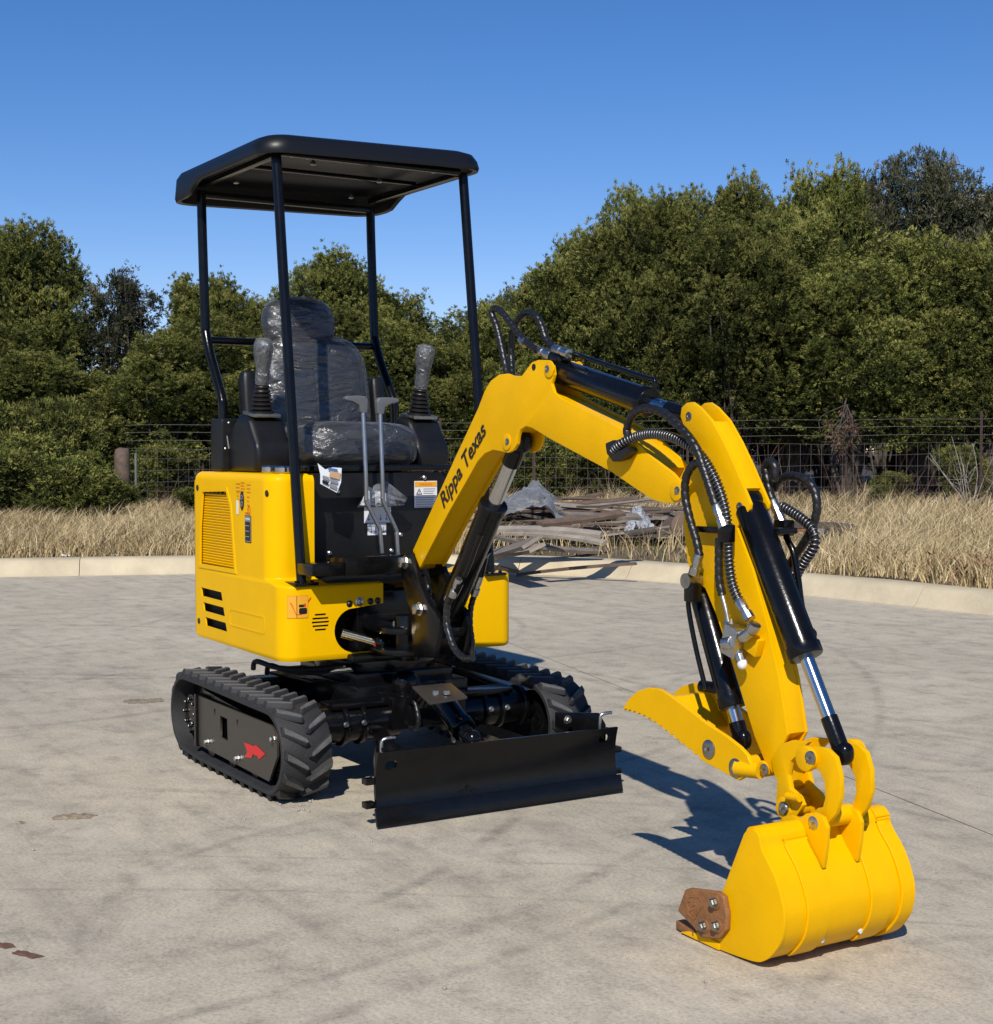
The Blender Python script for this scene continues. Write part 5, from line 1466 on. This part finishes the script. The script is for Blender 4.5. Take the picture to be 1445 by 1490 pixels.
BK = empty('digging_bucket'); BK.parent = EX
BY0, BY1 = -.295, .120
bp = [(1082, 1214), (1088, 1207), (1097, 1207.5), (1104, 1217), (1109, 1238), (1126, 1273), (1137, 1309), (1141, 1337), (1137, 1367), (1126, 1387), (1112, 1398), (1095.6, 1399), (1051, 1385), (1012, 1373), (1008, 1362), (1040, 1332), (1051, 1297)]
def smooth_poly(P, n=4):
    Q = smooth_path([(x, z, 0) for x, z in P], n); return [(p.x, p.y) for p in Q]
side = [(x, max(z, .004)) for x, z in S(bp, BY0)]
side_s = smooth_poly(side[:14])+side[14:]
for y in (BY0, BY1-.010):
    b = MB(); b.py(side_s, y, y+.010); b.build('side_plate', 'yellow', BK, .002)
wr = smooth_path([(x, 0, z) for x, z in [side[i] for i in range(1, 14)]], 5)
def shell(path, t0, t1, y0, y1):
    n = len(path); vs = []; cen = Vector((sum(p.x for p in path)/n, 0, sum(p.z for p in path)/n))
    out = []
    for i, p in enumerate(path):
        d = (path[min(n-1, i+1)]-path[max(0, i-1)]).normalized(); nn = Vector((d.z, 0, -d.x))
        if nn.dot(p-cen) < 0: nn = -nn
        out.append(nn)
    for y in (y0, y1):
        vs += [Vector((p.x, y, max(.003, p.z)))+q*t0 for p, q in zip(path, out)]
        vs += [Vector((p.x, y, p.z))+q*t1 for p, q in zip(path, out)]
    vs = [Vector((v.x, v.y, max(.0025, v.z))) for v in vs]
    fs_ = []
    for i in range(n-1):
        fs_ += [(i, i+1, 2*n+i+1, 2*n+i), (n+i, n+i+1, 3*n+i+1, 3*n+i), (i, i+1, n+i+1, n+i), (2*n+i, 2*n+i+1, 3*n+i+1, 3*n+i)]
    fs_ += [(0, n, 3*n, 2*n), (n-1, 2*n-1, 4*n-1, 3*n-1)]
    return MB().add(vs, fs_)
wr2 = [p for p in wr]
shell(wr2, -.010, -.003, BY0+.010, BY1-.010).build('bucket_shell', 'yellow', BK, 0, 2, 30)
k0 = 12
for y in (-.190, .010):
    shell(wr2[k0:46], -.003, .003, y-.035, y+.035).build('wear_strap', 'yellow', BK, .0015, 1)
shell(wr2[4:50], -.003, .004, BY1-.045, BY1-.0005).build('wear_strap', 'yellow', BK, .0015, 1)
t0 = Vector((side[1][0]+.010, 0, side[1][1]-.012))
b = MB(); b.cyl((t0.x, BY0+.004, t0.z), (t0.x, BY1-.002, t0.z), .020); b.box((t0.x+.02, (BY0+BY1)/2, t0.z-.03), (.012, BY1-BY0-.02, .06), Matrix.Rotation(R(-20), 3, 'Y')); b.build('lip_tube', 'yellow', BK)
ear = [(1163, 1192), (1172, 1184), (1184, 1182), (1197, 1189), (1203, 1205), (1202, 1230), (1197, 1264), (1180, 1245), (1168, 1222), (1140, 1212), (1134, 1196), (1140, 1188), (1152, 1186)]
E_ = S(ear, -.152)
for y in (-.152, -.044):
    b = MB(); b.py(E_, y, y+.012); b.build('bucket_ear', 'yellow', BK, .002)
pin(1183, 1198, -.152, .0165, 'ear_pin', 'zinc', BK, .006)
for px, py in ((1197, 1357), (1253, 1344)):
    q = on(px, py, 2, .06)
    # pale discs on the shell curve paint lit ground seen through drain holes
    best = min(wr2[20:46], key=lambda p: (p.z-.055)**2)
    y_ = on(px, py, 0, best.x).y
    b = MB(); b.cyl((best.x-.006, y_, best.z), (best.x+.0006, y_, best.z-.001), .0062, n=12); b.build('drain_hole_lit_disc', 'paper', BK)
# bolted side cutters and the cutting edge
for y, sg in ((BY0, -1), (BY1, 1)):
    cp = [(x, max(z, .012)) for x, z in S([(988, 1325), (999, 1294), (1005, 1292), (1045, 1297), (1055, 1304), (1060, 1330), (1059, 1353), (1048, 1367), (1022, 1364), (1012, 1350)], BY0-.01)]
    b = MB(); b.py(cp, y+(-.016 if sg < 0 else 0), y+(0 if sg < 0 else .016)); sc = b.build('side_cutter', 'rust', BK, .005, 3)
    if sg < 0:
        for px, py in ((1041, 1313), (1025, 1347), (1044, 1347)):
            c = on(px, py, 1, y-.016)
            b = MB(); b.lathe(c+Vector((0, .004, 0)), (0, -1, 0), [(0, .017), (.007, .017), (.0075, .013)], 18); b.build('bolt_washer', 'rust', sc)
            bolt(c+Vector((0, -.003, 0)), (0, -1, 0), .0105, .008, 'galv', sc)
        b = MB(); lp = S([(1002, 1303), (1017, 1304), (1022, 1313), (1020, 1322), (1010, 1340), (1000, 1330)], y-.016)
        sh = curve_sheet([(x, z) for x, z in lp], [inset(lp, .004)], .002)
        for v in sh.vertices: v.co = Vector((v.co.x, y-.0165-v.co.z, v.co.y))
        sh.materials.clear(); link('raised_mark', sh, 'rust', sc)
        for px, py in ((1003, 1312), (1009, 1317), (1006, 1324), (1012, 1330)):
            c = on(px, py, 1, y-.0165); b = MB(); b.box(c, (.016, .002, .004), Matrix.Rotation(R(-32), 3, 'Y')); b.build('raised_mark', 'rust', sc)
lip0 = Vector((side[13][0]+.03, 0, .014))
b = MB(); b.py([(lip0.x-.085, .006), (lip0.x+.06, .003), (lip0.x+.06, .022), (lip0.x-.01, .024), (lip0.x-.05, .018)], BY0-.004, BY1+.004); b.build('cutting_edge', 'yellow', BK, .002)
for y in np.linspace(BY0+.02, BY1-.02, 4):
    b = MB(); b.prism([(lip0.x-.03, y-.025, .006), (lip0.x-.115, y-.014, .004), (lip0.x-.115, y+.014, .004), (lip0.x-.03, y+.025, .006)], (0, 0, .022)); b.build('bucket_tooth', 'rust', BK, .005)
# ---------------- undercarriage
TW, TY = .18, .53                              # track width, centre of each track from the middle
rear_c, rear_r = (-.395, .178), .150
frnt_c, frnt_r = (.405, .168), .150
def belt_path():
    P = []
    P += arc(frnt_c[0], frnt_c[1], frnt_r, 92, -80, 16)
    P += [(.30, .018), (.0, .018), (-.24, .018)]
    P += arc(rear_c[0], rear_c[1], rear_r, 262, 92, 16)
    P += [(-.2, .327), (.0, .324), (.2, .320)]
    return P
BP = belt_path()
def along(P, step):
    Q = P+[P[0]]; L = [0]
    for i in range(1, len(Q)): L.append(L[-1]+math.dist(Q[i], Q[i-1]))
    n = int(round(L[-1]/step)); out = []
    for k in range(n):
        t = L[-1]*k/n; i = 0
        while L[i+1] < t: i += 1
        f_ = (t-L[i])/max(1e-9, L[i+1]-L[i])
        x = Q[i][0]+(Q[i+1][0]-Q[i][0])*f_; z = Q[i][1]+(Q[i+1][1]-Q[i][1])*f_
        i2 = min(len(Q)-1, i+1)
        a = math.atan2(Q[i2][1]-Q[i][1], Q[i2][0]-Q[i][0])
        out.append((x, z, a))
    return out
lug_me = {}
def lug_mesh(sg):
    if sg in lug_me: return lug_me[sg]
    b = MB()                                    # local x along travel, y across (outer edge to middle), z outward
    base = [(-.030, .086), (.006, .088), (.052, .010), (.046, -.004), (.026, .004), (-.008, .050)]
    tp_ = [(-.022, .082), (.002, .082), (.044, .010), (.040, .002), (.028, .008), (-.002, .050)]
    n = len(base)
    vs = [(x, y*sg, -.004) for x, y in base]+[(x, y*sg, .018) for x, y in tp_]
    b.add(vs, [tuple(range(n)), tuple(range(n, 2*n))]+[(i, (i+1) % n, n+(i+1) % n, n+i) for i in range(n)])
    me = b.mesh('tread_lug', .002, 1)
    me.materials.append(M['rubber']); me.materials.append(M['lugtop'])
    for p in me.polygons:
        if p.normal.z > .8: p.material_index = 1
    lug_me[sg] = me
    return me
stations = along(BP, .080)
for side_ in (-1, 1):
    yc = TY*side_
    TR = empty('crawler_track', (0, 0, 0)); TR.parent = EX
    b = MB(); n = len(BP)
    cen = Vector((0, .17))
    vs = []
    for (x, z), (x2, z2) in zip(BP, inset(BP, .022)):
        pass
    prof = [(BP, -.082), (inset(BP, .006), -.090), (inset(BP, .020), -.090), (inset(BP, .024), -.060), (inset(BP, .024), .060), (inset(BP, .020), .090), (inset(BP, .006), .090), (BP, .082)]
    for P, dy in prof: vs += [(x, yc+dy, z) for x, z in P]
    m_ = len(prof)
    b.add(vs, [(j*n+i, j*n+(i+1) % n, ((j+1) % m_)*n+(i+1) % n, ((j+1) % m_)*n+i) for j in range(m_) for i in range(n)])
    b.build('track_belt', 'rubber', TR, sharp=40)
    for k, (x, z, a) in enumerate(stations):
        d = Vector((math.cos(a), 0, math.sin(a)))       # direction of the path
        nrm = Vector((-d.z, 0, d.x))
        if nrm.dot(Vector((x, 0, z))-Vector((0, 0, .17))) < 0: nrm = -nrm
        for sg in (-1, 1):
            sh = .036 if sg > 0 else 0
            o = bpy.data.objects.new('tread_lug', lug_mesh(sg)); COL.objects.link(o); o.parent = TR
            yv = Vector((0, 1, 0)); xv = yv.cross(nrm)
            if xv.dot(d) < 0: xv = -xv
            p = Vector((x, yc, z))+d*sh
            # keep the shifted lug on the curved part of the belt
            x2, z2, a2 = stations[(k+1) % len(stations)]
            if sg > 0:
                p = Vector(((x+x2)/2, yc, (z+z2)/2)); d2 = Vector((math.cos(a)+math.cos(a2), 0, math.sin(a)+math.sin(a2)))
                if d2.length > 1e-3:
                    d2.normalize(); n2 = Vector((-d2.z, 0, d2.x))
                    if n2.dot(nrm) < 0: n2 = -n2
                    nr = n2; xv = d2
                    bow = (frnt_r*(1-math.cos((a2-a)/2))) if abs(a2-a) < 2 else 0
                    p += nr*bow
                else: nr = nrm
            else: nr = nrm
            yv2 = nr.cross(xv)
            o.matrix_local = Matrix(((xv.x, yv2.x, nr.x, p.x), (xv.y, yv2.y, nr.y, p.y), (xv.z, yv2.z, nr.z, p.z), (0, 0, 0, 1)))
    # frame, wheels
    yo = yc+side_*.070
    b = MB()
    pl_ = [(-.285, .058), (.30, .058), (.435, .10), (.45, .155), (.43, .235), (-.275, .285), (-.285, .26)]
    b.py(pl_, yc-.055, yc+.055); fr = b.build('track_frame', 'black', TR, .006)
    pw = [(x, z) for x, z in S([(290, 1012), (397, 1056), (404, 1072), (405, 1100), (393, 1137), (290, 1083)], -.60)]
    hole = [(x, z) for x, z in S([(322, 1041), (332, 1046), (333, 1078), (322, 1073)], -.60)]
    k1 = [(S([(314, 1036)], -.60)[0][0]+.010*math.cos(t), S([(314, 1036)], -.60)[0][1]+.014*math.sin(t)) for t in np.linspace(0, 2*math.pi, 11)[:-1]]
    k2 = [(S([(347, 1052)], -.60)[0][0]+.010*math.cos(t), S([(347, 1052)], -.60)[0][1]+.014*math.sin(t)) for t in np.linspace(0, 2*math.pi, 11)[:-1]]
    me = curve_sheet(pw, [hole, k1, k2], .008)
    for v in me.vertices: v.co = Vector((v.co.x, yo+v.co.z, v.co.y))
    me.materials.clear(); cp_ = link('frame_cover_plate', me, 'frameplate', TR)
    b = MB(); x0, z0 = pw[0]; x1, z1 = pw[-1]; b.box(((x0+x1)/2-.006, yo-.01*side_, (z0+z1)/2), (.02, .05, z0-z1+.012)); b.build('plate_edge', 'black', cp_, .003)
    if side_ < 0:
        ar = S([(357, 1080), (365, 1083), (372, 1086), (374, 1084), (388, 1097), (379, 1105), (377, 1100), (370, 1097), (368, 1103), (359, 1101), (362, 1093)], -.60)
        b = MB(); b.py(ar, yo-.006, yo-.0045); b.build('red_arrow_decal', 'red', cp_)
    for px, py in ((305, 1079), (349, 1103), (401, 1075)):
        x, z = S([(px, py)], -.60)[0]
        bolt((x, yo+side_*.004, z), (0, side_, 0), .0095, .012, 'zinc', cp_)
    for (cx_, cz_), r_, nm in ((rear_c, rear_r-.03, 'drive_sprocket'), (frnt_c, frnt_r-.03, 'front_idler')):
        b = MB()
        if nm == 'drive_sprocket':
            g = []
            for k in range(36):
                t = 2*math.pi*k/36; rr = r_ if (k % 4) < 2 else r_-.022
                g.append((cx_+rr*math.cos(t), cz_+rr*math.sin(t)))
            b.py(g, yc-.02, yc+.02)
            b.cyl((cx_, yc-.06, cz_), (cx_, yc+.06, cz_), .07, n=24)
        else:
            b.cyl((cx_, yc-.03, cz_), (cx_, yc+.03, cz_), r_, n=28); b.cyl((cx_, yc-.06, cz_), (cx_, yc+.06, cz_), .03)
        w = b.build(nm, 'black', TR, .002)
        if nm == 'drive_sprocket':
            for k in range(8):
                t = 2*math.pi*k/8
                bolt((cx_+.052*math.cos(t), yc+side_*.06, cz_+.052*math.sin(t)), (0, side_, 0), .007, .008, 'black', w)
    for x in (-.18, .03, .24):
        b = MB(); b.cyl((x, yc-.06, .078), (x, yc+.06, .078), .036); b.build('track_roller', 'black', TR)
# centre frame, telescopic axles, slewing ring
b = MB(); b.box((0, 0, .27), (.62, .46, .14)); b.box((0, 0, .355), (.50, .40, .04)); b.cyl((0, 0, .36), (0, 0, .425), .23, n=36)
b.box((.36, 0, .255), (.14, .30, .12)); CH = b.build('chassis', 'black', EX, .008)
for x in (.35, -.33):
    for s_ in (-1, 1):
        b = MB(); b.cyl((x, s_*.10, .225), (x, s_*.42, .225), .066, n=28); b.cyl((x, s_*.40, .225), (x, s_*.52, .225), .052, n=24)
        for y in (.24, .31, .41): b.cyl((x, s_*y, .225), (x, s_*(y+.018), .225), .078, n=28)
        b.box((x, s_*.24, .293), (.10, .26, .02)); b.build('track_axle', 'black', CH, .003)
        for y in (.25, .32):
            bolt((x+.075, s_*(y+.009), .235), (1, 0, 0), .008, .008, 'zinc', CH)
# hose guards over the near track
for y in (-.40, -.33):
    pass
b = MB(); b.tube(smooth_path([(-.16, -.43, .362), (-.13, -.43, .395), (.0, -.40, .385), (.12, -.33, .39), (.20, -.22, .40)], 5), .010, 8)
b.tube(smooth_path([(-.10, -.40, .350), (-.07, -.40, .385), (.05, -.37, .375), (.16, -.30, .38), (.22, -.2, .39)], 5), .010, 8); b.build('track_motor_hose', 'hose', EX)
b = MB(); b.box((.0, -.33, .345), (.30, .05, .012), Matrix.Rotation(R(6), 3, 'Z')); b.build('hose_guard', 'black', EX, .002)
# swivel and blade hoses below the swing bracket
b = MB(); b.blob(on(590, 996, 1, -.05), (.045, .05, .05), .8, .8); b.cyl((.44, -.05, .30), (.50, -.05, .36), .04); b.build('swivel_joint', 'black', EX)
hose('hydraulic_hose', [(570, 1020), (580, 1040), (592, 1056), (604, 1060), (609, 1050), (606, 1030), (600, 1012)], -.08, .0085)

# ---------------- dozer blade
BX = .915
def bx(z): return BX+.022*((z-.12)/.11)**2-.006
me = curve_sheet([(-.465, .0), (.465, .0), (.465, .215), (-.465, .226)][::1], [rrect(-.435, -.392, .165, .193, .012, 4), rrect(.392, .435, .165, .193, .012, 4)], .012)
bm = bmesh.new(); bm.from_mesh(me); bmesh.ops.remove_doubles(bm, verts=bm.verts, dist=1e-6)
for z in np.linspace(.015, .21, 9):
    bmesh.ops.bisect_plane(bm, geom=bm.verts[:]+bm.edges[:]+bm.faces[:], plane_co=(0, z, 0), plane_no=(0, 1, 0))
for v in bm.verts: v.co = Vector((bx(v.co.y)+v.co.z, v.co.x, v.co.y+.014))
bmesh.ops.recalc_face_normals(bm, faces=bm.faces)
bm.to_mesh(me); bm.free(); me.materials.clear(); me.shade_smooth(); me.set_sharp_from_angle(angle=R(40))
DB = link('dozer_blade', me, 'black', EX)
b = MB(); b.box((BX+.022, 0, .0355), (.012, .95, .058), Matrix.Rotation(R(-14), 3, 'Y')); b.build('cutting_strip', 'black', DB, .002)
b = MB(); b.box((BX-.018, 0, .12), (.03, .86, .05)); b.box((BX-.016, 0, .215), (.02, .90, .02))
for s_ in (-1, 1):
    b.prism([(BX-.02, s_*.43, .10), (BX-.02, s_*.43, .235), (BX-.06, s_*.43, .27), (BX-.22, s_*.36, .255), (BX-.22, s_*.36, .20), (BX-.10, s_*.42, .10)], (0, .010, 0))
    for z in (.07, .145):
        b.box((BX-.02, s_*.478, z), (.035, .035, .02))
b.build('blade_backing', 'black', DB, .003)
for s_ in (-1, 1):
    b = MB(); b.tube([(.30, s_*.17, .19), (.42, s_*.18, .18), (BX-.03, s_*.30, .125)], .028, 4); b.build('blade_arm', 'black', DB, sharp=30)
    b = MB(); y = s_*.425
    b.tube(smooth_path([(BX-.035, y, .20), (BX-.035, y, .255), (BX-.033, y+.006, .268), (BX-.03, y+.02, .272), (BX-.03, y+.045, .272)], 4), .006, 8); b.build('locking_pin', 'zinc', DB, sharp=60)
bolt((BX-.12, .345, .245), (1, 0, 0), .012, .01, 'galv', DB)
for k, y in enumerate((-.15, -.11, -.13)):
    b = MB(); b.lathe((bx(.06)+.006, y, .075+.012*(k == 2)), (1, 0, 0), [(0, .010), (.002, .009)], 14); b.build('weld_spot', 'black', DB)
a0_ = on(634, 1005, 1, YC); a1_ = on(686, 1078, 1, YC)
o, dd = hyd('blade_cylinder', a0_, a1_, .041, .024, .80, .03)
bolt(on(667, 1073, 1, -.07), (0, -1, 0), .018, .016, 'zinc', o)
b = MB()
gp = [on(600, 1002, 2, .40), on(656, 997, 2, .40), on(680, 1017, 2, .375), on(625, 1026, 2, .375)]
b.prism(gp, (0, 0, .008)); pg = b.build('cylinder_guard', 'frameplate', EX, .001)
for px in (634, 650): bolt(on(px, 1010, 2, .393), (0, 0, 1), .011, .008, 'zinc', pg)

# ================================================================== loose things on the machine
b = MB()
c = [on(462, 674, 0, .135), on(473, 683, 0, .14), on(484, 680, 0, .142), on(497, 681, 0, .142), on(496, 702, 0, .15), on(490, 717, 0, .15), on(466, 704, 0, .15), on(466, 690, 0, .145)]
b.prism(c, (.0015, 0, 0)); card = b.build('paper_card', 'paper')
tag(card, 'printed paper leaflet with blue and tan panels tucked under the black front rail', 'leaflet')
def lerp2(u, v):
    a = on(467, 685, 0, .15).lerp(on(495, 692, 0, .15), u); d = on(466, 704, 0, .155).lerp(on(490, 716, 0, .155), u)
    return a.lerp(d, v)
for (u0, u1, v0, v1, m_) in ((.45, 1.0, -.15, .25, 'tanp'), (.1, .45, .30, .55, 'greyp'), (.52, .95, .36, .55, 'greyp'), (.1, .45, .65, .85, 'ink'), (.52, .95, .66, .9, 'greyp'), (.35, .8, -.35, -.18, 'bluep')):
    b = MB(); q = [lerp2(u0, v0), lerp2(u1, v0), lerp2(u1, v1), lerp2(u0, v1)]
    b.prism([p+Vector((.0012, 0, 0)) for p in q], (.001, 0, 0)); b.build('print', m_, card)
# plastic bag of papers hung at the levers
b = MB(); N = 26
outl = lambda u: (np.interp(u, [0, .5, 1], [520, 545, 588]))
vs = []
for j in range(N):
    for i in range(N):
        u = i/(N-1); v = j/(N-1)
        top = np.interp(u, [0, .3, .55, 1], [728, 704, 700, 725]); bot = np.interp(u, [0, .5, 1], [738, 738, 735])
        x = 520+u*67+(1-v)*6; y = top+(bot-top)*v
        wv = .012*mnoise.noise(Vector((u*6, v*6, 1)))+.006*mnoise.noise(Vector((u*15, v*15, 3)))
        vs.append(on(x, y, 0, .085+wv+.03*math.sin(math.pi*u)*math.sin(math.pi*v)))
b.add(vs, [(j*N+i, j*N+i+1, (j+1)*N+i+1, (j+1)*N+i) for j in range(N-1) for i in range(N-1)])
bag = b.build('plastic_bag', 'sheetfilm', sharp=70)
tag(bag, 'crumpled clear plastic bag of papers hanging behind the two grey travel levers', 'plastic bag')
b = MB(); q = [on(524, 735, 0, .06), on(535, 708, 0, .06), on(572, 722, 0, .06), on(576, 736, 0, .06)]
b.prism(q, (.006, 0, 0)); b.build('folded_papers', 'white', bag)
